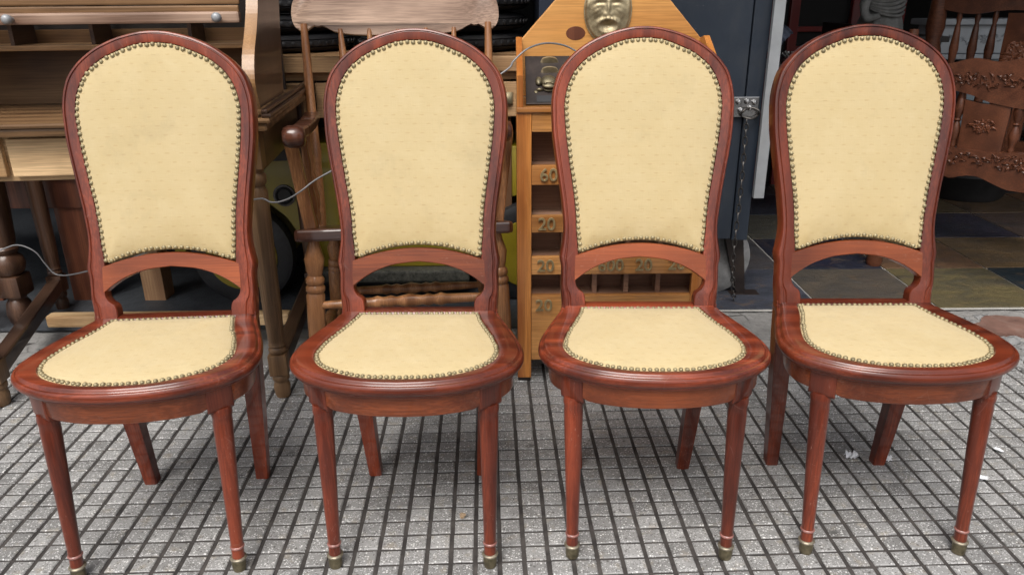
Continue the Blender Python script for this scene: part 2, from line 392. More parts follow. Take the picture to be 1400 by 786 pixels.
def plate(bm, outline, M4, thick, bev=0.):
    """prism: 2D outline (a,b) placed by matrix M4 (a->x, b->y, thickness along z)"""
    A = [bm.verts.new(M4 @ Vector((a, b, 0))) for a, b in outline]; B = [bm.verts.new(M4 @ Vector((a, b, thick))) for a, b in outline]
    n = len(A); fa = bm.faces.new(A); fb = bm.faces.new(B[::-1])
    for i in range(n): bm.faces.new((A[i], B[i], B[(i + 1) % n], A[(i + 1) % n]))
    if bev:
        es = [e for e in list(fa.edges) + list(fb.edges)]
        bmesh.ops.bevel(bm, geom=es, offset=bev, segments=2, profile=.5, affect='EDGES')
    return bm
def basis(ox, oy, oz, a, b):
    a, b = Vector(a).normalized(), Vector(b).normalized(); c = a.cross(b)
    m = Matrix((a, b, c)).transposed().to_4x4(); m.translation = Vector((ox, oy, oz)); return m
def pchip(x, xs, ys):
    xs, ys = np.asarray(xs, float), np.asarray(ys, float); h = np.diff(xs); d = np.diff(ys) / h
    m = np.zeros_like(xs); m[0], m[-1] = d[0], d[-1]
    for i in range(1, len(xs) - 1):
        if d[i - 1] * d[i] > 0:
            w1, w2 = 2 * h[i] + h[i - 1], h[i] + 2 * h[i - 1]; m[i] = (w1 + w2) / (w1 / d[i - 1] + w2 / d[i])
    x = np.asarray(x, float); i = np.clip(np.searchsorted(xs, x) - 1, 0, len(h) - 1); t = (x - xs[i]) / h[i]
    return ((2 * t ** 3 - 3 * t ** 2 + 1) * ys[i] + (t ** 3 - 2 * t ** 2 + t) * h[i] * m[i] + (-2 * t ** 3 + 3 * t ** 2) * ys[i + 1] + (t ** 3 - t ** 2) * h[i] * m[i + 1])
def loft(bm, loops, closed=True, cap0=False, cap1=False):
    V = [[bm.verts.new(p) for p in L] for L in loops]; n = len(V[0])
    for A, B in zip(V, V[1:]):
        for i in range(n if closed else n - 1): bm.faces.new((A[i], A[(i + 1) % n], B[(i + 1) % n], B[i]))
    if cap0: bm.faces.new(V[0][::-1])
    if cap1: bm.faces.new(V[-1])
    return V
def mesh_copy(o, parent):
    c = o.copy(); C.objects.link(c); c.parent = parent; return c
def copy_tree(o, parent=None):
    c = o.copy(); C.objects.link(c)
    if parent: c.parent = parent
    for ch in list(o.children): copy_tree(ch, c)
    return c
def text_mesh(s, size, depth):
    cu = bpy.data.curves.new('t', 'FONT'); cu.body = s; cu.size = size; cu.extrude = depth; cu.bevel_depth = .0006; cu.align_x = 'CENTER'; cu.align_y = 'CENTER'; cu.resolution_u = 4
    o = bpy.data.objects.new('t', cu); C.objects.link(o); bpy.context.view_layer.update()
    me = bpy.data.meshes.new_from_object(o.evaluated_get(bpy.context.evaluated_depsgraph_get()))
    bpy.data.objects.remove(o); bpy.data.curves.remove(cu); return me

# ------------------------------------------------------------------ the setting
def sheet(name, x0, x1, y0, y1, z, mat, sub=1, amp=0., thick=0.):
    bm = BM(); nx = max(1, int((x1 - x0) / sub)) if amp else 1; ny = max(1, int((y1 - y0) / sub)) if amp else 1
    g = [[bm.verts.new((x0 + (x1 - x0) * i / nx, y0 + (y1 - y0) * j / ny, z + (random.uniform(-amp, amp) if amp else 0))) for i in range(nx + 1)] for j in range(ny + 1)]
    for j in range(ny):
        for i in range(nx): bm.faces.new((g[j][i], g[j][i + 1], g[j + 1][i + 1], g[j + 1][i]))
    o = obj(name, bm, mat, smooth=40 if amp else None)
    return o
tag(sheet('ground', -150, 150, -150, 150, -.16, 'asphalt'), kind='structure')
pav = tag(sheet('pavement', -6, 6, -1.2, 2.42, -.0038, 'paving_groove'), kind='structure')
kb = BM(); box(kb, -6, 6, -1.36, -1.2, -.16, .0, .01); tag(obj('kerb', kb, 'rough_concrete'), kind='structure')
# one paving block, cast proud of the grooves
def block_bm(bm, cx, cy, ang, hx, hy, z):
    ca, sa = math.cos(ang), math.sin(ang); b = .0022
    def P(x, y, zz): return bm.verts.new((cx + x * ca - y * sa, cy + x * sa + y * ca, zz))
    lo = [P(x, y, z - .009) for x, y in ((-hx, -hy), (hx, -hy), (hx, hy), (-hx, hy))]
    mi = [P(x, y, z - .0018) for x, y in ((-hx, -hy), (hx, -hy), (hx, hy), (-hx, hy))]
    to = [P(x, y, z) for x, y in ((-hx + b, -hy + b), (hx - b, -hy + b), (hx - b, hy - b), (-hx + b, hy - b))]
    for A, B in ((lo, mi), (mi, to)):
        for i in range(4): bm.faces.new((A[i], A[(i + 1) % 4], B[(i + 1) % 4], B[i]))
    bm.faces.new(to)
HX, HY = GS / 2 - .0045, GR / 2 - .0027
variants = []
for k in range(6):
    bm = BM(); block_bm(bm, 0, 0, 0, HX + random.uniform(-.0008, .0004), HY + random.uniform(-.0007, .0003), 0)
    bmesh.ops.recalc_face_normals(bm, faces=bm.faces); me = bpy.data.meshes.new('paving_block'); bm.to_mesh(me); bm.free(); me.materials.append(MATS['paving_stone']); variants.append(me)
cells = []
for c in range(-62, 66):
    for k in range(-17, 20):
        lx, ly = (c + .5) * GS, (k + .5) * GR
        x = GOX + lx * math.cos(GA) - ly * math.sin(GA); y = GOY + lx * math.sin(GA) + ly * math.cos(GA)
        if -3.2 < x < 3.2 and y < 2.36 - .05 * math.sin(x * 2.3) + (0.0 if x < .9 else -.09 - .05 * math.sin(5 * x)):
            px, py = project(Vector((x, y, 0)))
            cells.append((x, y, 0 <= px < 1400 and 0 <= py < 786, (Vector((x, y, 0)) - EYE).length))
vis = sorted([q for q in cells if q[2]], key=lambda q: q[3])[:300]
vs = set((q[0], q[1]) for q in vis)
for x, y, _, _ in vis:
    o = obj('paving_block', random.choice(variants), None, pav)
    o.location = (x, y, random.uniform(-.0016, .0006)); o.rotation_euler = (random.gauss(0, .012), random.gauss(0, .012), GA + random.gauss(0, .012))
bm = BM()
for x, y, _, _ in cells:
    if (x, y) not in vs: block_bm(bm, x, y, GA + random.gauss(0, .008), HX + random.uniform(-.0008, .0004), HY + random.uniform(-.0007, .0003), random.uniform(-.0012, .0006))
tag(obj('paving_blocks', bm, 'paving_stone', pav), kind='stuff')

tag(sheet('threshold', -6, 6, 2.22, 2.80, -.0012, 'rough_concrete', .035, .0045), kind='structure')
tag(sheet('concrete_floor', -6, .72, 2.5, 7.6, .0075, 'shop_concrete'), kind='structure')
sf = tag(sheet('slate_floor', .72, 6, 2.63, 7.6, .006, 'grout'), kind='structure')
SLT = .445; pal = [(.085, .085, .08), (.15, .095, .052), (.035, .043, .055), (.095, .085, .072), (.020, .026, .035), (.165, .10, .052), (.068, .073, .077)]
fixed = {(2, 0): 1, (3, 0): 4, (1, 0): 3, (0, 0): 6, (2, 1): 5, (1, 1): 4, (0, 1): 0, (3, 1): 5, (2, 2): 2, (1, 2): 0, (0, 2): 3}
for i in range(10):
    for j in range(9):
        bm = BM(); g = .0048
        x0, y0 = .74 + i * SLT, 2.645 + j * SLT
        box(bm, g - SLT / 2, SLT / 2 - g, g - SLT / 2, SLT / 2 - g, -.004, .005, .0015)
        o = obj('slate_tile', bm, 'slate', sf)
        o.location = (x0 + SLT / 2, y0 + SLT / 2, .006 + random.uniform(-.001, .001)); o.rotation_euler = (0, 0, 0)
        c = pal[fixed.get((i, j), random.randrange(len(pal)))]; o.color = (*[max(0, .8 * q * random.uniform(.8, 1.15)) for q in c], 1)
# broken stone and mortar rubble in the step, beside the last chair
p = at_z(1388, 448, 0); bm = BM(); n = 19
plate(bm, [(math.cos(2 * math.pi * k / n) * .15 * random.uniform(.6, 1.2), math.sin(2 * math.pi * k / n) * .09 * random.uniform(.55, 1.2)) for k in range(n)], Matrix.Translation(Vector((p.x, p.y, -.004))), .0135)
bmesh.ops.triangulate(bm, faces=bm.faces); tag(obj('step_stone', bm, 'brown_stone'), 'broken reddish brown stone set in the cracked step by the doorway', 'stone')
bm = BM()
for k in range(420):
    x, y = random.uniform(1.05, 2.2), random.uniform(2.20, 2.60); r = random.uniform(.004, .022) * (1 if random.random() < .8 else 1.6)
    if y > 2.42 and random.random() < .6: r *= .5
    g = bmesh.ops.create_icosphere(bm, subdivisions=1, radius=r)['verts']
    for v in g: v.co = Vector((x + v.co.x * random.uniform(.8, 1.3), y + v.co.y * random.uniform(.8, 1.2), -.001 + v.co.z * .45))
tag(obj('rubble', bm, 'grey_rubble'), 'grey mortar rubble crumbled along the step by the doorway', 'rubble', kind='stuff')

# shop building: room behind, facade above
bld = thing('shop_building', 'dark open-fronted shop interior behind the row of chairs', 'building', (0, 4, 0))
def part(name, parent, mat, *a, bev=0., off=(0, 0, 0)):
    bm = BM(); box(bm, *a, bev)
    return obj(name, bm, mat, parent)
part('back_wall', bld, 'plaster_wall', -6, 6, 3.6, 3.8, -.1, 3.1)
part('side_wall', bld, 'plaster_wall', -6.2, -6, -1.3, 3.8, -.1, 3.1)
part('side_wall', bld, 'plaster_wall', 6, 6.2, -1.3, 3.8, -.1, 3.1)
part('unseen_ceiling', bld, 'plaster_wall', -6.2, 6.2, -1.3, 3.8, 3.103, 3.3)  # out of view; built to block sky light from the room
part('unseen_lintel', bld, 'plaster_wall', -6.2, 6.2, -1.75, -1.303, 2.2, 5.5)  # out of view; hung low to keep sky light off the interior

# ------------------------------------------------------------------ the four upholstered chairs
YB0, ZB0, KB = .325, .455, .1525 / .607
def bp(x, z, d=0.):          # point on the reclined back plane, d = out toward the sitter
    return Vector((x, YB0 + KB * (z - ZB0) - d * .9715, z + d * .2437))
OUT = [(.455, .180), (.50, .1825), (.541, .182), (.5656, .1862), (.582, .1832), (.610, .1785), (.6286, .1770), (.6797, .1815), (.7485, .1915), (.7955, .199), (.8484, .2052), (.89, .2066)]
INN = [(.455, .1255), (.468, .126), (.482, .129), (.492, .142), (.507, .1487), (.525, .1482), (.545, .1455), (.574, .1435), (.6393, .1436), (.6878, .1474), (.7423, .155), (.7957, .1627), (.8438, .1688), (.89, .1722)]
ARC_O = [(.2066, .89), (.2035, .93), (.1945, .9624), (.171, .9965), (.1405, 1.0224), (.0885, 1.0490), (.045, 1.0610), (0, 1.066)]
ARC_I = [(.1722, .89), (.1670, .93), (.1497, .9678), (.1196, .9969), (.0693, 1.0215), (.035, 1.0320), (0, 1.0347)]
def polar(A, th):
    a = [math.atan2(z - .89, x) for x, z in A]; r = [math.hypot(x, z - .89) for x, z in A]
    a2 = a + [math.pi - q for q in a[-2::-1]]; r2 = r + r[-2::-1]
    return pchip(th, a2, r2)
zs = np.concatenate([np.linspace(.452, .61, 30), np.linspace(.62, .885, 20)])
ths = np.linspace(0.02, math.pi - .02, 61)
def contour(side):
    Z = np.clip(zs, .455, 2)
    w_ = pchip(Z, *zip(*(OUT if side else INN)))
    if not side: w_ = w_ + .0048 * np.clip((zs - .58) / .05, 0, 1)
    r = polar(ARC_O if side else ARC_I, ths) + (0 if side else .0048)
    L = [(x, z) for x, z in zip(w_, zs)] + [(q * math.cos(t), .89 + q * math.sin(t)) for q, t in zip(r, ths)] + [(-x, z) for x, z in list(zip(w_, zs))[::-1]]
    return L
CI, CO = contour(0), contour(1)
def upholstery_contour(inset, n_arc=40):
    """closed loop of the back panel (x, z), inset toward its middle"""
    pts = [(x, z) for x, z in CI if z > .572]
    xr = pts[0][0]
    bot = [(-xr + 2 * xr * k / 24, .571 + .0315 * (1 - ((-xr + 2 * xr * k / 24) / xr) ** 2)) for k in range(1, 24)]
    pts = pts + bot
    return inset_loop(pts, inset)
def inset_loop(pts, d):
    n = len(pts); A = sum(pts[i][0] * pts[(i + 1) % n][1] - pts[(i + 1) % n][0] * pts[i][1] for i in range(n))
    s = 1 if A > 0 else -1; out = []
    for i in range(n):
        (ax, ay), (bx, by) = pts[i - 1], pts[(i + 1) % n]; tx, ty = bx - ax, by - ay; L = math.hypot(tx, ty) or 1
        out.append((pts[i][0] - ty / L * d * s, pts[i][1] + tx / L * d * s))
    return out
def resample(pts, step):
    P = [Vector((*p, 0)) for p in pts]; P.append(P[0]); seg = [(b - a).length for a, b in zip(P, P[1:])]; tot = sum(seg)
    n = round(tot / step); out = []; i = 0; acc = 0
    for k in range(n):
        t = tot * k / n
        while acc + seg[i] < t: acc += seg[i]; i += 1
        p = P[i].lerp(P[i + 1], (t - acc) / seg[i] if seg[i] else 0); out.append((p.x, p.y))
    return out
def nail(bm, p, nrm, r):
    m = frame_from(p, p + nrm) @ Matrix.Rotation(random.random() * 3, 4, 'Z')
    pr = [(-.001, r), (r * .28, r * .93), (r * .55, r * .68), (r * .72, r * .34)]
    rings = [[bm.verts.new(m @ Vector((math.cos(a) * rr, math.sin(a) * rr, z))) for a in [2 * math.pi * k / 8 for k in range(8)]] for z, rr in pr]
    top = bm.verts.new(m @ Vector((0, 0, r * .78)))
    for A, B in zip(rings, rings[1:]):
        for k in range(8): bm.faces.new((A[k], A[(k + 1) % 8], B[(k + 1) % 8], B[k]))
    for k in range(8): bm.faces.new((rings[-1][k], rings[-1][(k + 1) % 8], top))

SEAT_O = [(0, -.034), (.06, -.0295), (.12, -.0155), (.165, .006), (.205, .036), (.229, .070), (.238, .112), (.233, .16), (.2165, .22), (.200, .27), (.187, .31), (.181, .345), (.181, .362)]
SEAT_I = [(0, -.005), (.06, -.001), (.105, .0125), (.145, .034), (.172, .062), (.1855, .098), (.184, .138), (.170, .195), (.153, .245), (.142, .288), (.137, .316)]
SC = (0, .165)
def seat_polar(half, rear_y, n=120):
    pts = spline([(x, y, 0) for x, y in half], 8); pts = [(p.x, p.y) for p in pts]
    xe = half[-1][0]; pts += [(xe * (1 - k / 8), rear_y) for k in range(1, 9)]
    full = pts + [(-x, y) for x, y in pts[-2:0:-1]]
    a = np.unwrap([math.atan2(y - SC[1], x - SC[0]) for x, y in full]); r = [math.hypot(x - SC[0], y - SC[1]) for x, y in full]
    th = np.linspace(-math.pi / 2, 1.5 * math.pi, n, endpoint=False)
    rr = np.interp(th, a, r, period=2 * math.pi)
    return [(SC[0] + q * math.cos(t), SC[1] + q * math.sin(t)) for q, t in zip(rr, th)]
LO, LI = seat_polar(SEAT_O, .362), seat_polar(SEAT_I, .316)
LF = seat_polar(SEAT_O, .362, 560)

def make_chair():
    PUFF = random.uniform(.75, 1.25)
    t = thing('dining_chair', 'x', 'chair')
    # back frame: moulded stiles and arch in one sweep
    prof = [(0, -.028), (0, -.001), (.03, .0015), (.35, .0035), (.60, .0040), (.655, .0012), (.70, .0010), (.745, .0036), (.86, .0030), (.92, .0005), (.955, -.004), (.985, -.008), (1, -.013), (1, -.028)]
    bm = BM(); loops = []
    for (xi, zi), (xo, zo) in zip(CI, CO):
        loops.append([bp(xi + (xo - xi) * s, zi + (zo - zi) * s, d) for s, d in prof])
    V = [[bm.verts.new(p) for p in L] for L in loops]
    for A, B in zip(V, V[1:]):
        for i in range(len(prof)): bm.faces.new((A[i], A[(i + 1) % len(prof)], B[(i + 1) % len(prof)], B[i]))
    bm.faces.new(V[0]); bm.faces.new(V[-1][::-1])
    obj('back_frame', bm, 'mahogany_z', t, 32)
    # arched lower rail of the back
    bm = BM(); xs = np.linspace(-.151, .151, 41)
    zt = .5955 - .026 * (np.abs(xs) / .1455) ** 2
    zb = pchip(np.abs(xs), [0, .05, .0936, .125, .14, .152], [.565, .5595, .5465, .5300, .5195, .510])
    rows = [[bp(x, a, .0002) for x, a in zip(xs, zt)], [bp(x, a - .001, .0022) for x, a in zip(xs, zt)], [bp(x, b + .0015, .0022) for x, b in zip(xs, zb)], [bp(x, b, .0005) for x, b in zip(xs, zb)], [bp(x, b, -.026) for x, b in zip(xs, zb)], [bp(x, a, -.026) for x, a in zip(xs, zt)]]
    W = [[bm.verts.new(p) for p in rr] for rr in rows]
    for k in range(6):
        A, B = W[k], W[(k + 1) % 6]
        for i in range(40): bm.faces.new((A[i], A[i + 1], B[i + 1], B[i]))
    bm.faces.new([W[k][0] for k in range(6)]); bm.faces.new([W[k][40] for k in range(6)][::-1])
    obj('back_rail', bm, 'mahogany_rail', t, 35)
    # padded back panel
    base = upholstery_contour(.001); cx, cz = 0, .80
    bm = BM(); loops = []
    for s in (1., .985, .96, .92, .86, .78, .68, .56, .42, .28, .14):
        d = .0002 + PUFF * (.007 * (1 - s ** 7) + .005 * (1 - s ** 2))
        loops.append([bp(cx + (x - cx) * s, cz + (z - cz) * s, d) for x, z in base])
    V = loft(bm, loops); c = bm.verts.new(bp(cx, cz, .0002 + PUFF * .012))
    for i in range(len(base)): bm.faces.new((V[-1][i], V[-1][(i + 1) % len(base)], c))
    obj('back_upholstery', bm, 'upholstery', t, 80)
    bm = BM(); nb = Vector((0, -.9715, .2437))
    for x, z in resample(upholstery_contour(.0048), .0131):
        nail(bm, bp(x + random.gauss(0, .0006), z + random.gauss(0, .0006), .0022), (nb + Vector((random.gauss(0, .12), 0, random.gauss(0, .12)))).normalized(), .0051 * random.uniform(.90, 1.08))
    tag(obj('back_nailheads', bm, 'nail_brass', t, 50), kind='stuff')
    bm = BM()       # plain back cloth behind the panel
    base2 = upholstery_contour(-.002)
    A = [bm.verts.new(bp(x, z, -.020)) for x, z in base2]; bm.faces.new(A); obj('back_cloth', bm, 'upholstery', t)
    # seat rim
    def off(L, d): return inset_loop(L, d)
    def lz(L, z): return [Vector((x, y, z)) for x, y in L]
    bm = BM()
    loops = [lz(inset_loop(LI, .012), .440), lz(LI, .4515), lz(off(LI, -.002), .4545), lz(off(LI, -.006), .4550), lz(off(LO, .0150), .4552), lz(off(LO, .0125), .4538), lz(off(LO, .0112), .4506), lz(off(LO, .0100), .4490), lz(off(LO, .0085), .4478), lz(off(LO, .0070), .4488), lz(off(LO, .0035), .4482), lz(off(LO, .0008), .4450), lz(off(LO, 0), .4400), lz(off(LO, .0006), .4345), lz(off(LO, .0035), .4295), lz(off(LO, .0080), .4265), lz(off(LO, .0090), .4225), lz(off(LO, .0135), .4195), lz(off(LO, .040), .4195)]
    loft(bm, loops); obj('seat_rim', bm, 'mahogany_x', t, 40)
    # apron under the rim
    bm = BM(); h = []
    A0 = off(LO, .0225); A1 = off(LO, .041)
    zb_ = [.374 if y < .02 else .378 for x, y in A0]
    loft(bm, [lz(A1, .4265), lz(A0, .422), [Vector((x, y, z + .003)) for (x, y), z in zip(A0, zb_)], [Vector((x, y, z)) for (x, y), z in zip(off(A0, .002), zb_)], [Vector((x, y, z)) for (x, y), z in zip(A1, zb_)], lz(A1, .4265)])
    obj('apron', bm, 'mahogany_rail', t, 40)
    # padded seat
    bm = BM(); n = len(LI); loops = []
    for s in (1.0, .985, .955, .91, .84, .74, .6, .45, .3, .15):
        z = .4505 + PUFF * (.008 * (1 - s ** 8) + .007 * (1 - s ** 2))
        loops.append([Vector((SC[0] + (x - SC[0]) * s, SC[1] + (y - SC[1]) * s, z)) for x, y in LI])
    V = loft(bm, loops); c = bm.verts.new((SC[0], SC[1], .4505 + PUFF * .015))
    for i in range(n): bm.faces.new((V[-1][i], V[-1][(i + 1) % n], c))
    obj('seat_upholstery', bm, 'upholstery', t, 80)
    bm = BM()
    for x, y in resample(inset_loop(LI, .0055), .0118):
        nail(bm, Vector((x + random.gauss(0, .0006), y + random.gauss(0, .0006), .4545)), Vector((random.gauss(0, .14), random.gauss(0, .14), 1)).normalized(), .0047 * random.uniform(.90, 1.08))
    tag(obj('seat_nailheads', bm, 'nail_brass', t, 50), kind='stuff')
    # front legs: shouldered block, octagonal taper, ring, ferrule and caster cup
    for s in (-1, 1):
        bm = BM(); tx, ty = s * .1665, .0525; fx, fy = s * .1640, .012
        ang = s * R(38)
        mt = Matrix.Translation((tx + s * .001, ty - .001, 0)) @ Matrix.Rotation(ang, 4, 'Z')
        ia = min(range(len(LF)), key=lambda q: (LF[q][0] - tx * 1.16) ** 2 + (LF[q][1] - .008) ** 2)
        idx = [(ia + q) % len(LF) for q in range(-11, 12)]
        O1, O2, O3, I1 = (off(LF, q) for q in (.0200, .0235, .0330, .0520))
        L = []
        for q, i in enumerate(idx):
            e = min(q, len(idx) - 1 - q); k = .5 if e == 0 else 1.
            o = lambda P_, z, w_=1.: Vector((P_[i][0], P_[i][1], z))
            c2 = Vector((tx, ty)) ; w3 = [(O3[i][0] - tx) * .95 + tx, (O3[i][1] - ty) * .95 + ty]
            L.append([o(I1, .4190), o(O2 if e == 0 else O1, .4190), o(O2 if e == 0 else O1, .3740), o(O2, .3675), Vector((*w3, .3610)), Vector((I1[i][0] * .7 + tx * .3, I1[i][1] * .7 + ty * .3, .3610))])
        loft(bm, L, True, True, True)
        def axis(z): k = (.376 - z) / .376; return Vector((tx + (fx - tx) * k, ty + (fy - ty) * k, z))
        L = []
        for z, r in ((.372, .0200), (.361, .0212), (.354, .0206), (.349, .0190), (.336, .0195), (.30, .0186), (.2, .0162), (.1, .0138), (.066, .0130), (.030, .0127)):
            c = axis(z); L.append([c + Vector((math.cos(k * math.pi / 10 + ang) * r, math.sin(k * math.pi / 10 + ang) * r, 0)) for k in range(20)])
        loft(bm, L, True, True, True)
        lg = obj('front_leg', bm, 'mahogany_z', t, 45)
        c = axis(.055); bm = BM(); lathe(bm, [(-.0032, .0128), (-.0020, .0144), (0, .0150), (.0020, .0144), (.0032, .0128)], 18, Matrix.Translation(c), False); obj('leg_ring', bm, 'leg_ring', lg, 60)
        c = axis(.028); bm = BM(); lathe(bm, [(-.003, .013), (-.0026, .0162), (0, .0174), (.0022, .0164), (.0035, .012)], 18, Matrix.Translation(c)); obj('ferrule', bm, 'ferrule', lg, 50)
        c = axis(.0); c.z = 0; bm = BM(); lathe(bm, [(0, .0128), (.004, .0138), (.018, .0144), (.026, .0138)], 18, Matrix.Translation(c)); obj('caster_cup', bm, 'caster_metal', lg, 50)
        # rear leg: carries on from the stile, sabre-curved inward and back
        bm = BM(); L = []
        for z, cx_, y0, y1, hw in ((.457, .1525, .3262, .3555, .0265), (.43, .1525, .320, .357, .0262), (.38, .1535, .3160, .3560, .0225), (.30, .1515, .3150, .3540, .0205), (.20, .1470, .3190, .3560, .0185), (.10, .1415, .3260, .3590, .0165), (0, .1360, .3330, .3620, .0150)):
            L.append([Vector((s * cx_ + a * hw, y, z)) for a, y in ((-1, y0), (1, y0), (1, y1), (-1, y1))])
        loft(bm, L, True, True, True)
        bmesh.ops.bevel(bm, geom=[e for e in bm.edges if abs(e.verts[0].co.z - e.verts[1].co.z) > .02], offset=.0025, segments=2, affect='EDGES')
        obj('rear_leg', bm, 'mahogany_z', t, 30)
    return t
CH = [(-.7445, 1.2487, .0720, 'yellow upholstered mahogany chair in front of the oak roll-top desk'),
      (-.2152, 1.2661, -.0055, 'yellow upholstered mahogany chair in front of the pale crested spindle-back armchair'),
      (.2888, 1.2880, -.0230, 'yellow upholstered mahogany chair in front of the numbered pine game cabinet'),
      (.7955, 1.2970, -.0165, 'yellow upholstered mahogany chair in front of the slate-floored doorway')]
for i, (x, y, a, lab) in enumerate(CH):
    o = make_chair()
    o.location = (x, y, 0); o.rotation_euler = (0, 0, a); tag(o, lab, 'chair', 'four matching upholstered chairs in a row')

# ------------------------------------------------------------------ roll-top desk behind the first chair
DY = R(6)
dk = thing('roll_top_desk', 'brown oak roll-top desk, its tambour half open, on turned legs', 'desk', (-.70, 2.02, 0), DY)
def dl(p):          # world -> desk local
    q = Matrix.Rotation(-DY, 3, 'Z') @ (Vector(p) - dk.location); return q
LEGP = [(0, .030), (.02, .033), (.03, .029), (.05, .026), (.07, .031), (.09, .033), (.11, .030)]
def desk_leg(px, py, ztop, nm='leg', ppar=dk, mat='oak_z', sc=1.):
    bm = BM()
    pr = [(0, .019), (.012, .023), (.035, .025), (.052, .021), (.060, .0255), (.072, .026), (.078, .022)]
    lathe(bm, [(z, r * sc) for z, r in pr], 16, Matrix.Translation((px, py, 0)))
    box(bm, px - .027, px + .027, py - .027, py + .027, .078, .145, .004)
    pr2 = [(.145, .021), (.152, .026), (.160, .026), (.166, .021), (.172, .025), (.180, .022), (.190, .0235), (.26, .0265), (.40, .0285), (ztop - .165, .030), (ztop - .150, .024), (ztop - .140, .030), (ztop - .120, .031), (ztop - .112, .025), (ztop - .10, .029)]
    lathe(bm, [(z, r * sc) for z, r in pr2], 18, Matrix.Translation((px, py, 0)))
    box(bm, px - .03, px + .03, py - .03, py + .03, ztop - .10, ztop, .003)
    return obj(nm, bm, mat, ppar, 40)
zt = .80
rl = dl((-1.76, 2.72, 0)); fl_ = dl((-1.53, 1.98, 0)); rr_ = dl((-.775, 2.74, 0))
desk_leg(0, 0, zt); desk_leg(fl_.x, fl_.y, zt); desk_leg(rl.x, rl.y, zt, mat='dark_turned'); desk_leg(rr_.x, rr_.y, zt, mat='dark_turned')
for a, b in ((Vector((0, 0, .11)), Vector((rr_.x, rr_.y, .11))), (Vector((fl_.x, fl_.y, .11)), Vector((rl.x, rl.y, .11)))):
    bm = BM(); d = (b - a).normalized() * .027; beam(bm, a + d, b - d, .045, .05, .006); obj('side_stretcher', bm, 'oak_dark', dk)
a, b = dl((-1.605, 2.36, .11)), dl((-.742, 2.37, .11)); a.z = b.z = .11
bm = BM(); beam(bm, a + Vector((.02, 0, 0)), b - Vector((.02, 0, 0)), .045, .042, .008); obj('long_stretcher', bm, 'oak', dk)
# carcase: apron, drawers, top, gallery
X0, X1 = -.93, .045
part('apron', dk, 'oak', X0 + .02, -.255, -.012, .02, .685, .806, bev=.002)
part('side_apron', dk, 'oak_dark', -.02, .02, .03, .66, .685, .806, bev=.002)
part('back_apron', dk, 'oak_dark', X0 + .02, -.02, .66, .685, .60, .806)
part('front_rail', dk, 'oak', -.253, -.032, -.012, .02, .685, .806, bev=.002)
d1 = part('drawer_front', dk, 'oak', -.90, -.615, -.032, -.0125, .700, .798, bev=.004)
d2 = part('drawer_front', dk, 'oak', -.60, -.075, -.032, -.0125, .700, .798, bev=.004)
for dd, xx in ((d1, -.76), (d2, -.30)):
    bm = BM(); lathe(bm, [(0, .008), (.012, .008), (.018, .015), (.026, .014), (.029, .006)], 14, basis(xx, -.032, .75, (1, 0, 0), (0, 0, 1))); obj('knob', bm, 'oak_z', dd, 50)
bm = BM(); box(bm, X0, X1 + .02, -.075, .80, .8085, .829, .006); box(bm, X0 - .004, X1 + .030, -.083, .80, .8295, .842, .005); tp = obj('top', bm, 'oak_shaded', dk)
bm = BM(); box(bm, X1 + .0085, X1 + .034, -.078, .80, .8425, .853, .004); box(bm, X1 + .0085, X1 + .025, -.078, .80, .8533, .864, .004); obj('side_moulding', bm, 'oak_dark', dk)
# S-curved side panels
def s_panel(x, th, mat):
    cur = [(-.065, .866), (-.082, .90), (-.090, .94), (-.06, .995), (0.0, 1.05), (.045, 1.10), (.075, 1.15), (.12, 1.22), (.19, 1.28), (.28, 1.31), (.40, 1.32)]
    sp = [(p.x, p.y) for p in spline([(a, b, 0) for a, b in cur], 5)]
    out = sp + [(.42, 1.30), (.36, 1.1), (.30, .95), (.28, .866)]
    bm = BM(); plate(bm, out, basis(x, 0, 0, (0, 1, 0), (0, 0, 1)), th); o = obj('side_panel', bm, mat, dk)
    bm = BM(); n = len(sp)       # lighter front edge banding
    L = []
    for k, (a, b) in enumerate(sp):
        p, q = Vector(sp[max(k - 1, 0)]), Vector(sp[min(k + 1, n - 1)]); tt = (q - p).normalized(); nn = Vector((-tt.y, tt.x))
        f = Vector((a, b)) + nn * .004; g = Vector((a, b)) + nn * .0005
        L.append([Vector((x - .002, g.x, g.y)), Vector((x - .002, f.x, f.y)), Vector((x + th + .002, f.x, f.y)), Vector((x + th + .002, g.x, g.y))])
    loft(bm, L, True, True, True); obj('edge_band', bm, 'oak_edge', o)
s_panel(X1 - .020, .026, 'oak_dark'); s_panel(X0 + .005, .026, 'oak_dark')
part('gallery_back', dk, 'oak_shaded', X0 + .04, X1 - .045, .33, .345, .843, 1.05)
part('gallery_back_board', dk, 'black_wood', X0 + .04, X1 - .045, .60, .62, .60, 1.32)
part('pigeonhole_shelf', dk, 'oak_shaded', X0 + .04, X1 - .045, .18, .328, 1.000, 1.014, bev=.003)
for xx in (-.64, -.43, -.17): part('pigeonhole_divider', dk, 'oak_dark', xx - .005, xx + .005, .20, .328, 1.0145, 1.12)
part('pigeonhole_back', dk, 'black_wood', X0 + .04, X1 - .045, .35, .36, 1.02, 1.30)
bm = BM(); box(bm, X0 + .035, X1 - .042, .045, .075, 1.070, 1.098, .006); hb = obj('handle_bar', bm, 'oak_sky_sheen', dk)  # the bar's pale reflection is painted in by this light wood
for xx in (dl(at_y(12, 18, 2.0)).x, dl(at_y(298, 15, 2.06)).x):
    bm = BM(); lathe(bm, [(0, .006), (.012, .006), (.016, .0115), (.028, .0125), (.034, .009), (.036, .004)], 14, basis(xx, .045, 1.084, (1, 0, 0), (0, 0, 1))); obj('bar_knob', bm, 'aluminium', hb, 50)
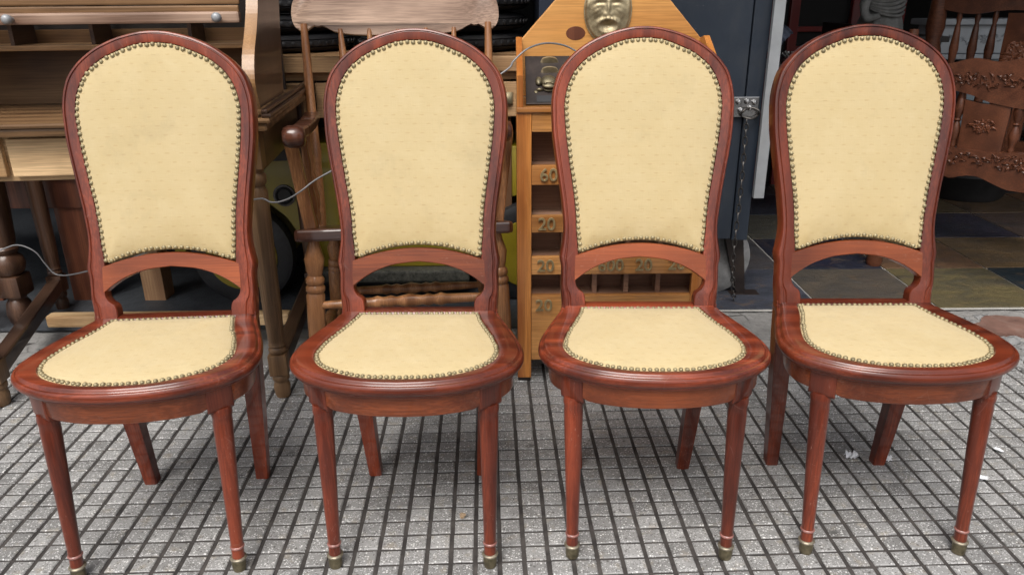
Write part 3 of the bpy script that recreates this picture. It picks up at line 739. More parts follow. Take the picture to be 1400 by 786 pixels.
for k in range(9):
    yy, z2 = .062 + .017 * k, 1.104 + .020 * k
    bm = BM(); beam(bm, (X0 + .036, yy, z2), (X1 - .043, yy, z2), .012, .018, .004); obj('tambour_slat', bm, 'oak_shaded', dk)

# ------------------------------------------------------------------ tables under and left of the desk
tt = thing('turned_leg_table', 'dark table with thick ball-turned leg left of the roll-top desk', 'table', (-1.83, 2.58, 0))
def ball_leg(x, y):
    bm = BM(); lathe(bm, [(0, .030), (.02, .040), (.05, .046), (.09, .040), (.105, .030), (.118, .036)], 18, Matrix.Translation((x, y, 0)))
    box(bm, x - .045, x + .045, y - .045, y + .045, .118, .20, .012)
    lathe(bm, [(.20, .036), (.215, .05), (.24, .056), (.265, .05), (.28, .036), (.29, .044), (.30, .046), (.31, .037), (.33, .042), (.45, .050), (.58, .052), (.60, .04)], 18, Matrix.Translation((x, y, 0)))
    box(bm, x - .05, x + .05, y - .05, y + .05, .60, .70, .004); return obj('leg', bm, 'dark_turned', tt, 40)
for x, y in ((0, 0), (-.9, 0), (-.25, -.36), (-.9, .55)): ball_leg(x, y) if (x, y) != (-.25, -.36) else None
bm = BM(); beam(bm, (-.045, -.01, .16), (-.86, -.01, .16), .05, .055, .006); obj('stretcher', bm, 'dark_turned', tt)
bm = BM(); beam(bm, (-.05, -.03, .155), (-.20, -.30, .145), .05, .055, .006); obj('stretcher', bm, 'dark_turned', tt)
part('table_top', tt, 'dark_turned', -1.0, .06, -.08, .62, .703, .735, bev=.006)
rt = thing('reddish_low_table', 'low reddish brown wooden table under the left side of the desk', 'table', (-1.72, 2.80, 0))
for x in (-.45, -.04): part('leg', rt, 'red_table_wood', x, x + .125, .0, .03, .0, .40, bev=.003)
part('apron', rt, 'red_table_wood', -.5, .12, -.012, -.002, .39, .505, bev=.003)
part('table_top', rt, 'red_table_wood', -.53, .15, -.03, .5, .507, .53, bev=.004)

# ------------------------------------------------------------------ pine bench with drawers, tyres on it, yellow car under it
wb = thing('pine_workbench', 'pine workbench with wide drawers holding stacked black tyres', 'workbench', (-.70, 2.78, 0))
part('bench_top', wb, 'pine', -.85, .80, -.04, .75, .885, .937, bev=.004)
part('front_board', wb, 'pine', -.80, .76, .0, .025, .855, .884)
for a, b in ((-.79, -.02), (.0, .755)):
    d_ = part('drawer', wb, 'pine', a, b, -.018, -.0005, .725, .848, bev=.004)
    bm = BM(); L = []
    for k in range(9):
        an = math.pi * k / 8; L.append([Vector((b - .075 + math.cos(an) * .030, -.018 - r * .022 * math.sin(an) * 1., .79 + .022 - q)) for r, q in ((.2, 0), (1, .012), (1, .034), (.8, .04))])
    loft(bm, L, False); obj('cup_pull', bm, 'cast_brass', d_, 60)
part('back_panel', wb, 'black_wood', -.80, .76, .70, .72, .0, .884)
for x, y in ((-.73, 0.012), (.66, .012), (-.73, .62), (.66, .62)): part('leg', wb, 'pine_post', x - .0425, x + .0425, y, y + .085, 0, .724 if y < .1 else .884, bev=.004)

def tyre(z, x, y, Rr, h, lab):
    t = thing('tyre', lab, 'tyre', (x, y, z), random.random() * 3, 'black tyres stacked on the pine bench')
    bm = BM(); pr = [(0, Rr * .62), (.0, Rr * .80), (h * .10, Rr * .93), (h * .28, Rr * .985), (h * .34, Rr * .975), (h * .37, Rr), (h * .63, Rr), (h * .66, Rr * .975), (h * .72, Rr * .985), (h * .9, Rr * .93), (h, Rr * .80), (h, Rr * .62), (h * .8, Rr * .60), (h * .2, Rr * .60), (0, Rr * .62)]
    lathe(bm, pr, 48, None, False); obj('casing', bm, 'rubber', t, 40)
    bm = BM(); n = 56
    for k in range(n):
        a = 2 * math.pi * k / n; m = Matrix.Rotation(a, 4, 'Z') @ Matrix.Translation((Rr - .001, 0, h * .5)) @ Matrix.Rotation(math.pi / 2, 4, 'Y')
        lathe(bm, [(0, .0095), (.004, .009), (.006, .005)], 8, m)
    tag(obj('tread_studs', bm, 'rubber', t, 40), kind='stuff')
    return t
for k in range(4):
    w_ = ('lowest tyre', 'second tyre from the bottom', 'third tyre from the bottom', 'topmost tyre')[k]
    tyre(.938 + k * .071, -.265 + random.uniform(-.012, .012), 3.16, .335, .069, 'black studded rubber %s of the stack beside the game cabinet' % w_)
    tyre(.938 + k * .071, -.955 + random.uniform(-.012, .012), 3.20, .31, .069, 'black studded rubber %s of the stack behind the roll-top desk' % w_)

car = thing('small_car', 'small yellow car body with black wheels under the pine bench', 'car', (-.52, 2.775, 0))
W1, W2 = at_y(330, 345, 2.76).x + .52, at_y(724, 352, 2.76).x + .52
def arch(cx, r, a0, a1, n=12): return [(cx + r * math.cos(a0 + (a1 - a0) * k / n), .200 + r * math.sin(a0 + (a1 - a0) * k / n)) for k in range(n + 1)]
out = [(-.80, .20), (-.82, .34), (-.80, .50), (-.70, .58), (-.45, .62), (.30, .64), (.62, .60), (.80, .50), (.84, .30), (.83, .17)]
out = out + [(.82, .155)] + arch(W2, .235, -.2, math.pi + .2) + [(W2 - .24, .14), (W1 + .24, .14)] + arch(W1, .235, -.2, math.pi + .2)
bm = BM(); plate(bm, out, basis(0, .42, 0, (1, 0, 0), (0, 0, 1)), .395, .004); obj('body', bm, 'yellow_paint', car, 40)
for x in (W1, W2):
    for y in (-.03, .40):
        m = Matrix.Translation((x, y + .05, .201)) @ Matrix.Rotation(math.pi / 2, 4, 'X')
        bm = BM(); lathe(bm, [(-.035, .13), (-.04, .17), (-.03, .196), (0, .201), (.03, .196), (.04, .17), (.035, .13)], 36, m); wh = obj('wheel', bm, 'rubber', car, 40)
        bm = BM(); lathe(bm, [(.030, .140), (.042, .136), (.043, .100), (.038, .05), (.052, .03), (.054, .0)], 30, m, False); obj('hub', bm, 'yellow_paint', wh, 40)
part('running_board', car, 'running_board', W1 + .235, W2 - .235, -.02, .05, .088, .138, bev=.01)
part('bumper', car, 'rubber', W1 + .25, W2 - .25, .1, .3, .03, .08, bev=.01)
p = at_y(388, 268, 2.79) - car.location
bm = BM(); lathe(bm, [(0, .034), (.012, .034), (.016, .028), (.008, .024), (.006, .0)], 20, basis(p.x, .0245, p.z, (1, 0, 0), (0, 0, 1)), False); lp = obj('lamp', bm, 'rubber', car, 40)
bm = BM(); lathe(bm, [(.001, .042), (.006, .042), (.007, .035)], 20, basis(p.x, .0245, p.z, (1, 0, 0), (0, 0, 1)), False); obj('lamp_ring', bm, 'chain_steel', lp, 40)

# ------------------------------------------------------------------ spindle-back armchair
ra = thing('spindle_armchair', 'wooden spindle-back armchair with a broad pale scalloped crest rail', 'chair', (-.305, 2.07, 0), R(7))
out = []
half = [(0, .995), (.12, .996), (.20, 1.006), (.235, 1.022), (.262, 1.032), (.285, 1.022), (.305, 1.010), (.325, 1.016), (.339, 1.04), (.341, 1.075), (.330, 1.112), (.30, 1.135), (.27, 1.128), (.24, 1.130), (.12, 1.155), (0, 1.165)]
hp = [(p.x, p.y) for p in spline([(a, b, 0) for a, b in half], 4)]
out = hp + [(-x, z) for x, z in hp[-2:0:-1]]
BK = R(12)
bm = BM(); m = basis(-.0, .475, 0, (1, 0, 0), (0, .10, 1))
plate(bm, out, basis(0, .39, 0, (1, 0, 0), (0, .19, 1)), -.026, .006)
for v in bm.verts: v.co.y += .045 - .32 * v.co.x ** 2 * 1.2; v.co.z += .036
obj('crest_rail', bm, 'oak_sky_sheen', ra, 40)
def back_pt(x, k): # k 0 at seat 1 at crest
    return Vector((x * (1 - .06 * (1 - k)), .385 + .205 * k + .03 - .3 * x * x, .405 + .645 * k))
for s in (-1, 1):
    bm = BM(); turned(bm, back_pt(s * .305, -.02), back_pt(s * .305, 1.0), [(0, .016), (.1, .019), (.35, .019), (.40, .022), (.45, .018), (.6, .016), (.9, .013), (1, .011)]); obj('back_post', bm, 'rocker_post', ra, 50)
for x in (-.19, -.095, 0, .095, .19):
    bm = BM(); turned(bm, back_pt(x * .85, -.02), back_pt(x, .975), [(0, .009), (.3, .011), (.55, .0135), (.75, .019), (.85, .014), (1, .007)]); obj('back_spindle', bm, 'rocker_post', ra, 50)
# seat: dished slab, sloping back
bm = BM(); so_ = [(-.312, 0), (-.30, -.022), (0, -.03), (.30, -.022), (.312, 0), (.305, .2), (.27, .44), (-.27, .44), (-.305, .2)]
plate(bm, so_, basis(0, 0, .484, (1, 0, 0), (0, .968, -.25)), .034, .007); obj('seat', bm, 'rocker_dark', ra)
for s in (-1, 1):
    # arm, its front knob, flat and turned supports
    bm = BM(); pts = [(s * .276, -.03, .792), (s * .270, .06, .788), (s * .272, .22, .782), (s * .285, .42, .775)]
    for (x, y, z), (x2, y2, z2) in zip(pts, pts[1:]): beam(bm, (x, y, z), (x2, y2, z2), .046, .030, .006)
    am = obj('arm', bm, 'rocker_dark', ra)
    bm = BM(); lathe(bm, [(-.030, .014), (-.026, .024), (-.012, .030), (.012, .030), (.026, .024), (.030, .014)], 20, basis(s * .277, -.035, .786, (0, 1, 0), (0, 0, 1))); obj('arm_knob', bm, 'rocker_dark', am, 50)
    bm = BM(); beam(bm, (s * .272, .06, .506), (s * .300, .03, .775), .036, .022, .004, (0, 1, 0)); obj('arm_support', bm, 'rocker_post', ra)
    for yy in (.13, .20):
        bm = BM(); turned(bm, (s * .272, yy + .03, .47), (s * .279, yy, .775), [(0, .008), (.1, .011), (.16, .008), (.2, .013), (.3, .015), (.45, .009), (.5, .014), (.55, .009), (.7, .013), (.85, .009), (.9, .012), (1, .008)]); obj('arm_spindle', bm, 'rocker_post', ra, 50)
    # legs and stretchers
    for yy, zt_ in ((.02, .49), (.36, .40)):
        bm = BM(); turned(bm, (s * (.262 if yy < .1 else .24), yy, zt_), (s * (.290 if yy < .1 else .27), yy - .03 if yy < .1 else yy + .05, 0), [(0, .014), (.05, .018), (.13, .029), (.20, .024), (.23, .020), (.25, .027), (.275, .027), (.285, .022), (.30, .028), (.325, .028), (.335, .023), (.35, .027), (.55, .026), (.8, .021), (.85, .025), (.87, .019), (.97, .016), (1, .014)]); obj('leg', bm, 'rocker_post', ra, 45)
STP = [(0, .010), (.15, .014), (.3, .015), (.33, .020), (.36, .014), (.40, .019), (.43, .014), (.5, .021), (.57, .014), (.60, .019), (.63, .014), (.67, .020), (.7, .015), (.85, .014), (1, .010)]
for z, y, w_ in ((.288, .0, .275), (.185, .375, .25)):
    bm = BM(); turned(bm, (-w_, y, z), (w_, y, z), STP); obj('stretcher', bm, 'rocker_post', ra, 45)
for s in (-1, 1):
    bm = BM(); turned(bm, (s * .275, .0, .15), (s * .26, .38, .15), STP); obj('side_stretcher', bm, 'rocker_post', ra, 45)

# ------------------------------------------------------------------ numbered game cabinet
gc = thing('game_cabinet', 'varnished pine gabled game cabinet with numbered cubbyholes and brass mask', 'game cabinet', (.298, 2.10, 0))
GW = .282   # half width
def zpx(v): return at_y(730, v, 2.10).z
rails = [(155, 181), (227, 253.5), (296, 318.5), (352, 376), (404.5, 492)]
for s in (-1, 1):
    part('front_stile', gc, 'varnished_pine_z', *sorted((s * GW, s * (GW - .042))), 0, .022, .012, zpx(155) + .001, bev=.002)
    part('foot', gc, 'black_plate', *sorted((s * GW * .995, s * (GW - .040))), .003, .04, 0, .0115)
    part('side_panel', gc, 'varnished_pine_z', *sorted((s * (GW - .001), s * (GW - .017))), .0225, .34, .08, zpx(155) - .002)
nums = [(1, ['60', '30', '40', '30', '40', '60']), (2, ['20', '40', '80', '60', '40', '20']), (3, ['20', '40', '600', '20', '20', ]), (4, ['20'])]
colw = (2 * GW - .084) / 5
colx = [-GW + .042 + colw * (k + .5) for k in range(5)]
nmesh = {}
for ri, (a, b) in enumerate(rails):
    z1, z0 = zpx(a), zpx(b)
    r0 = part('cross_rail', gc, 'varnished_pine_x', -GW + .0425, GW - .0425, .002, .020, z0, z1, bev=.0015)
    if ri in (1, 2, 3, 4):
        lab = {1: {0: '60'}, 2: {0: '20'}, 3: {0: '20', 2: '600', 3: '20', 4: '20'}, 4: {0: '20'}}[ri]
        for ci, s_ in lab.items():
            if s_ not in nmesh: nmesh[s_] = text_mesh(s_, .052, .0028)
            o = obj('brass_number', nmesh[s_], 'number_brass', r0)
            zc_ = (z0 + z1) / 2 if ri < 4 else zpx(418)
            uu = {(1, 0): 749, (2, 0): 747, (3, 0): 746, (4, 0): 744, (3, 2): 835, (3, 3): 880, (3, 4): 925}[(ri, ci)]
            zz = {(3, 2): zpx(364), (3, 3): zpx(364), (3, 4): zpx(363)}.get((ri, ci), zc_)
            o.location = (at_y(uu, 364, 2.10).x - .298, -.0005, zz); o.rotation_euler = (R(90), 0, 0)
shelf_z = [zpx(b_) for a_, b_ in rails]
for k, v in enumerate((227, 296, 352, 405)):
    z = zpx(v); part('shelf', gc, 'cubby_wood', -GW + .018, GW - .018, .0205, .084, z - .012, z - .001)
for k in range(4):
    x = colx[k] + colw / 2
    part('divider', gc, 'cubby_wood', x - .006, x + .006, .030, .315, .10, zpx(155) - .01) if k < 0 else None
    for (a_, b_) in ((181, 227), (253.5, 296), (318.5, 352), (376, 405)):
        part('divider', gc, 'cubby_wood', x - .007, x + .007, .026, .084, zpx(b_) - .0005, zpx(a_) + .012)
part('back_panel', gc, 'cubby_wood', -GW + .018, GW - .018, .085, .097, .10, zpx(155) - .002)
part('bottom_board', gc, 'cubby_wood', -GW + .018, GW - .018, .0205, .315, .09, .102)
# sloping black plate with slots and the toad, cheeks, gabled back board
zt = zpx(155)
part('table_board', gc, 'varnished_pine_x', -GW, GW, -.006, .34, zt + .0015, zt + .016, bev=.003)
for s in (-1, 1):
    bm = BM(); plate(bm, [(.0, zt + .0165), (.16, zt + .0165), (.235, 1.012), (.185, 1.02), (.0, zt + .10)], basis(s * (GW - .001) - (.0 if s < 0 else .018), 0, 0, (0, 1, 0), (0, 0, 1)), .018, .002)
    obj('cheek', bm, 'varnished_pine_z', gc)
sl = basis(0, .025, zt + .018, (1, 0, 0), (0, .80, .62))
bm = BM(); plate(bm, [(-.255, 0), (.255, 0), (.255, .19), (-.255, .19)], sl, .006, .001); pl = obj('slotted_plate', bm, 'black_plate', gc)
for sx, yy in ((-.185, .165), (-.185, .125), (.185, .165), (.185, .125), (0, .165)):
    bm = BM(); L = []
    for k in range(9):
        an = math.pi * k / 8; L.append([sl @ Vector((sx + math.cos(an) * .026, yy - .004, .006)), sl @ Vector((sx + math.cos(an) * .026, yy, .006 + .017 * math.sin(an))), sl @ Vector((sx + math.cos(an) * .022, yy + .012, .006 + .010 * math.sin(an)))])
    loft(bm, L, False); obj('hooded_slot', bm, 'cast_brass', pl, 60)
def blob(bm, c, r, sc, rot=None):
    g = bmesh.ops.create_icosphere(bm, subdivisions=2, radius=r)['verts']
    for v in g:
        q = Vector((v.co.x * sc[0], v.co.y * sc[1], v.co.z * sc[2]))
        if rot: q = rot @ q
        v.co = q + Vector(c)
for cx in (-.19, .19):
    bm = BM()
    for c, r, sc in (((0, .035, .020), .034, (1.1, 1.1, .50)), ((0, .0, .030), .024, (1.35, .8, .36)), ((0, -.004, .010), .022, (1.2, .7, .25)), ((-.017, .002, .039), .007, (1, 1, 1)), ((.017, .002, .039), .007, (1, 1, 1)), ((-.045, .045, .012), .018, (.9, 1.5, .6)), ((.045, .045, .012), .018, (.9, 1.5, .6)), ((-.042, -.006, .009), .011, (1.5, .8, .8)), ((.042, -.006, .009), .011, (1.5, .8, .8)), ((-.058, -.014, .004), .009, (1.2, 1.3, .5)), ((.058, -.014, .004), .009, (1.2, 1.3, .5))): blob(bm, c, r, sc)
    for v in bm.verts: v.co = sl @ (v.co * .62 + Vector((cx, .055, .003)))
    obj('brass_toad', bm, 'caster_metal', pl, 80)
    bm = BM(); box(bm, cx - .035, cx + .035, .005, .03, .0061, .0075, 0, sl); obj('hole', bm, 'rubber', pl)
gz = [(-.270, zt + .02), (.270, zt + .02), (.270, 1.006), (.0, 1.30), (-.270, 1.006)]
bm = BM(); plate(bm, gz, basis(0, .225, 0, (1, 0, 0), (0, 0, 1)), -.02, .003); gb = obj('gable_board', bm, 'gable_pine', gc)
bm = BM(); lathe(bm, [(0, .026), (.0006, .0255), (.0008, .0)], 24, basis(at_y(787, 46, 2.325).x - .298, .2248, at_y(787, 46, 2.325).z, (1, 0, 0), (0, 0, 1)), False, 1.1, .75); obj('wood_knot', bm, 'red_table_wood', gb)
# cast face: relief over an oval
def face_h(x, y):     # x -1..1 (right), y -1..1 (up) over the oval
    G = lambda cx, cy, sx, sy: math.exp(-((x - cx) / sx) ** 2 - ((y - cy) / sy) ** 2)
    ax = abs(x); h = .55 * max(0, 1 - x * x - .75 * y * y) ** .5
    h += .26 * G(0, .04, .085, .24) + .13 * (G(.12, -.13, .075, .07) + G(-.12, -.13, .075, .07))     # nose
    h += .13 * math.exp(-((ax - .36) / .34) ** 2 - ((y - .33 + .5 * (ax - .3) ** 2) / .06) ** 2)     # brows
    h -= .09 * math.exp(-((ax - .34) / .20) ** 2 - ((y - .21) / .035) ** 2)                          # eye slits
    h += .07 * math.exp(-((ax - .34) / .16) ** 2 - ((y - .14) / .05) ** 2)
    h += .12 * math.exp(-((ax - .50) / .22) ** 2 - ((y + .04) / .16) ** 2)                           # cheeks
    h += .030 * math.sin(40 * y + 8 * ax * ax) * math.exp(-((y - .62) / .2) ** 2)                    # forehead lines
    h += .026 * math.sin(42 * (y + .45 * ax)) * math.exp(-((ax - .58) / .26) ** 2 - ((y + .02) / .28) ** 2)
    h += .13 * math.exp(-((y + .27 + .55 * ax * ax) / .075) ** 2) * math.exp(-(ax / .55) ** 4) * (1 + .25 * math.sin(46 * ax))   # moustache
    h -= .34 * G(0, -.47, .20, .085)                                                                # open mouth
    h += .08 * math.exp(-((math.hypot(x / .42, (y + .47) / .22) - 1) / .2) ** 2)
    h += .045 * math.sin(30 * x + 5 * y) * math.exp(-((y + .82) / .22) ** 2)                         # beard
    h += .12 * math.exp(-((ax - .86) / .08) ** 2 - ((y - .12) / .20) ** 2)                         # ears
    return h
mc = at_y(832, 8, 2.31); bm = BM(); NR, NA = 34, 72; rows = []
for i in range(NR + 1):
    r = i / NR; row = []
    for j in range(NA):
        a = 2 * math.pi * j / NA; x, y = r * math.cos(a), r * math.sin(a)
        h = face_h(x, y) * (1 if r < .97 else 0)
        row.append(bm.verts.new((mc.x - .298 + x * .070, .2245 - .004 - .028 * h * min(1, (1.02 - r) * 9), mc.z - .012 + y * .092)))
    rows.append(row)
for A, B in zip(rows, rows[1:]):
    for j in range(NA): bm.faces.new((A[j], A[(j + 1) % NA], B[(j + 1) % NA], B[j]))
bmesh.ops.remove_doubles(bm, verts=bm.verts, dist=1e-6)
obj('brass_mask', bm, 'cast_brass', gc, 80)

# ------------------------------------------------------------------ dark metal cart behind the cabinet
ct = thing('metal_cart', 'tall dark blue-grey metal cart box with chained latch and pale edge bar', 'cart', (.50, 2.75, 0))
part('body', ct, 'navy_paint', -.40, .395, .012, .75, .262, 1.55, bev=.004)
part('door', ct, 'dark_steel_paint', -.10, .335, -.012, .0115, .262, 1.55, bev=.002)
part('door', ct, 'navy_paint', -.40, -.104, -.012, .0115, .262, 1.55, bev=.002)
part('edge_post', ct, 'dark_steel_paint', .3385, .398, -.018, .0115, .258, 1.55, bev=.003)
p = at_y(1040, 270, 2.71)
bm = BM(); beam(bm, (.412, -.045, p.z), (.412, -.045, 1.55), .038, .022, .002); obj('edge_bar', bm, 'aluminium', ct)
pp = at_y(1019, 146, 2.735); lx, lz_ = pp.x - .50, pp.z
bm = BM(); box(bm, lx - .05, lx + .045, -.026, -.0185, lz_ - .035, lz_ + .035, .002)
for dx, dz in ((-.03, .018), (.0, .02), (.026, .016), (-.02, -.012), (.012, -.004)): blob(bm, (lx + dx, -.03, lz_ + dz), .010, (1, .8, 1))
lt = obj('latch', bm, 'chrome', ct)
bm = BM(); tube(bm, spline([(lx + .012 + .032 * math.cos(a), -.042 - .008 * math.sin(3 * a), lz_ - .02 + .018 * math.sin(a)) for a in [k * math.pi / 8 for k in range(17)]], 2), .004, 8); obj('shackle', bm, 'chain_steel', lt, 50)
bm = BM(); top = Vector((lx + .0, -.046, lz_ - .04)); n = 21
e0 = at_z(1003, 412, .012) - ct.location
cp = [top, top + Vector((.004, -.004, -.25)), top + Vector((-.006, -.03, -.52)), Vector((e0.x, e0.y, .02))]
cp = spline(cp, 9)
for k in range(len(cp) - 1):
    a, b = cp[k], cp[k + 1]; mm = frame_from(a, b) @ Matrix.Rotation(math.pi / 2 * (k % 2) + .3, 4, 'Z'); L = (b - a).length
    pts = [mm @ Vector((.0075 * math.cos(q), 0, L * .5 + (L * .60) * math.sin(q))) for q in [2 * math.pi * j / 12 for j in range(12)]]
    tube(bm, pts, .0023, 6, True)
obj('chain', bm, 'chain_steel', ct, 60)
lg0 = at_z(1012, 403, 0) - ct.location
bm = BM(); L = []
for z, hw in ((.27, .036), (.15, .028), (.03, .018), (.0, .016)):
    k = 1 - z / .27; c = Vector((.36 + (lg0.x - .36) * k, .05 + (lg0.y - .05) * k, z)); L.append([c + Vector((a * hw, b * hw * .6, 0)) for a, b in ((-1, -1), (1, -1), (1, 1), (-1, 1))])
loft(bm, L, True, True, True); box(bm, lg0.x - .05, lg0.x + .07, lg0.y - .03, lg0.y + .03, .004, .012, .002); obj('prop_leg', bm, 'black_plate', ct)
bm = BM(); m = Matrix.Translation((.30, .12, .155)) @ Matrix.Rotation(math.pi / 2, 4, 'X'); lathe(bm, [(-.05, .07), (-.055, .12), (-.04, .15), (0, .155), (.04, .15), (.055, .12), (.05, .07)], 32, m); wh = obj('wheel', bm, 'grey_rubble', ct, 40)
bm = BM(); m = Matrix.Translation((-.30, .12, .155)) @ Matrix.Rotation(math.pi / 2, 4, 'X'); lathe(bm, [(-.05, .07), (-.055, .12), (-.04, .15), (0, .155), (.04, .15), (.055, .12), (.05, .07)], 32, m); obj('wheel', bm, 'rubber', ct, 40)

# ------------------------------------------------------------------ shop interior, right
PD = Vector((.72, -.69, 0)).normalized(); PN = Vector((-.69, -.72, 0)).normalized()     # run and facing of the carved boards
def on_plane(u, v, P):
    d = ray(u, v); s = (P - EYE).dot(PN) / d.dot(PN); q = EYE + d * s - P
    return q.dot(PD), q.z
SPI = [(0, .008), (.06, .012), (.10, .008), (.14, .012), (.3, .019), (.42, .012), (.47, .008), (.5, .014), (.53, .008), (.58, .012), (.7, .019), (.86, .012), (.9, .008), (.94, .012), (1, .008)]
def relief(bm, M4, cx, cy, w_, h_, n, seed):
    """carved scroll and leaf work standing proud of a rail"""
    rnd = random.Random(seed)
    def leaf(x, y, a, l, wd):
        g = bmesh.ops.create_icosphere(bm, subdivisions=2, radius=1.)['verts']
        for v in g:
            q = v.co; k = (q.x + 1) / 2; u_ = Vector((q.x * l, q.y * wd * (1.15 - .8 * k) + .25 * l * q.x * q.x * (1 if a > 0 else -1), q.z * .0045 + .0028 * math.cos(q.y * 9)))
            v.co = M4 @ Vector((x + u_.x * math.cos(a) - u_.y * math.sin(a), y + u_.x * math.sin(a) + u_.y * math.cos(a), u_.z))
    for k in range(n * 5):
        t = (k + .5) / (n * 5) * 2 - 1; x = cx + t * w_; y = cy + h_ * rnd.uniform(-.5, .5) * (1 - .35 * abs(t)); sd2 = 1 if t > 0 else -1
        a = rnd.gauss(0, .9); leaf(x, y, a if sd2 > 0 else math.pi - a, h_ * rnd.uniform(.22, .40), h_ * rnd.uniform(.10, .17))
    for q in range(8): leaf(cx + .30 * h_ * math.cos(q * .785), cy + .30 * h_ * math.sin(q * .785), q * .785, h_ * .22, h_ * .14)
def carved_board(P, name, label, upper):
    t = thing(name, label, 'headboard', P)
    B = Matrix((PD, Vector((0, 0, 1)), PD.cross(Vector((0, 0, 1))))).transposed().to_4x4()
    def pt(u, v): return on_plane(u, v, P)
    def rail(nm, top, bot, th=.035, off_=0., carve=None):
        bm = BM(); out = [(a, b) for a, b in top] + [(a, b) for a, b in bot[::-1]]
        out = [(p.x, p.y) for p in spline([(a, b, 0) for a, b in top], 6)] + [(p.x, p.y) for p in spline([(a, b, 0) for a, b in bot[::-1]], 6)]
        plate(bm, out, B @ Matrix.Translation((0, 0, -th / 2 + off_)), th, .004); o = obj(nm, bm, 'carved_walnut', t, 35)
        if carve:
            bm = BM(); relief(bm, B @ Matrix.Translation((0, 0, th / 2 + off_)), *carve); tag(obj('carving', bm, 'carved_walnut', o, 60), kind='stuff')
        return o
    def spindle(s0, z0, z1):
        bm = BM(); turned(bm, B @ Vector((s0, z0, 0)), B @ Vector((s0, z1, 0)), SPI, 12); obj('spindle', bm, 'carved_walnut', t, 50)
    def post(s0, z0, z1, r=.034):
        bm = BM(); turned(bm, B @ Vector((s0, z0, 0)), B @ Vector((s0, z1, 0)), [(0, r * .7), (.03, r), (.1, r * .7), (.13, r), (.35, r), (.38, r * .7), (.42, r * 1.1), (.5, r * .8), (.6, r * .62), (.68, r), (.72, r * .7), (.76, r * .95), (.9, r * .7), (1, r * .5)], 16); obj('post', bm, 'carved_walnut', t, 50)
    return pt, rail, spindle, post, t
P1 = Vector((1.70, 3.05, 0))
pt, rail, spindle, post, t1 = carved_board(P1, 'carved_headboard', 'dark carved wooden headboard with turned spindles and scalloped bottom rail', False)
c0, c1 = pt(1300, 95), pt(1345, 82); c2 = pt(1400, 105); e0, e1, e2 = pt(1300, 137), pt(1350, 138), pt(1400, 150)
W_ = 1.05; zc_ = c1[1]
rail('crest_rail', [(-.10, zc_ - .045), (.02, zc_ - .02), (.10, zc_ + .004), (.2, zc_ - .004), (.34, zc_ + .03), (.48, zc_ - .004), (.60, zc_ + .004), (.70, zc_ - .02), (.80, zc_ - .045)],
     [(-.10, zc_ - .14), (.02, zc_ - .115), (.12, zc_ - .13), (.2, zc_ - .155), (.34, zc_ - .17), (.48, zc_ - .155), (.58, zc_ - .13), (.68, zc_ - .115), (.80, zc_ - .14)], .04, 0, (.33, zc_ - .075, .33, .055, 15, 3))
zb_ = pt(1345, 222)[1]
rail('bottom_rail', [(-.10, zb_ + .05), (.2, zb_ + .045), (.34, zb_ + .05), (.48, zb_ + .045), (.80, zb_ + .05)],
     [(-.10, zb_ - .06), (.03, zb_ - .045), (.10, zb_ - .075), (.18, zb_ - .05), (.34, zb_ - .095), (.50, zb_ - .05), (.58, zb_ - .075), (.65, zb_ - .045), (.80, zb_ - .06)], .05, 0, (.33, zb_ + .01, .34, .055, 15, 5))
sc_ = pt(1345, 165)[0]
rail('splat', [(sc_ - .075, zc_ - .15), (sc_, zc_ - .16), (sc_ + .085, zc_ - .15)], [(sc_ - .07, zb_ + .03), (sc_, zb_ + .03), (sc_ + .08, zb_ + .03)], .03, 0, (sc_, (zc_ + zb_) / 2 - .05, .04, .05, 4, 9))
for u in (1309, 1391): spindle(pt(u, 165)[0], zb_ + .045, zc_ - .12)
spindle(sc_ - .19, zb_ + .045, zc_ - .12); spindle(sc_ + .33, zb_ + .045, zc_ - .12)
post(-.13, 0, 1.0); post(.83, 0, 1.0)
P2 = Vector((1.90, 3.55, 0))
pt, rail, spindle, post, t2 = carved_board(P2, 'tall_headboard', 'tall dark wooden headboard with turned spindles standing behind the carved one', True)
zr = pt(1340, 18)[1]; s0 = pt(1280, 30)[0]
rail('top_rail', [(s0, zr + .16), (s0 + .3, zr + .20), (s0 + .6, zr + .22), (s0 + .95, zr + .16)], [(s0, zr + .02), (s0 + .14, zr - .005), (s0 + .3, zr + .012), (s0 + .6, zr - .01), (s0 + .95, zr + .01)], .04, 0, (s0 + .45, zr + .1, .35, .07, 12, 12))
for u in (1308, 1333, 1357): spindle(pt(u, 45)[0], .52, zr + .012)
sp = pt(1392, 50)[0]
rail('splat', [(sp - .05, zr), (sp, zr), (sp + .09, zr)], [(sp - .05, .5), (sp, .5), (sp + .09, .5)], .032, 0, (sp + .02, zr - .16, .05, .10, 5, 21))
rail('bottom_rail', [(s0, .53), (s0 + .5, .53), (s0 + .95, .53)], [(s0, .38), (s0 + .5, .38), (s0 + .95, .38)], .04)
post(s0, 0, zr + .25, .042)

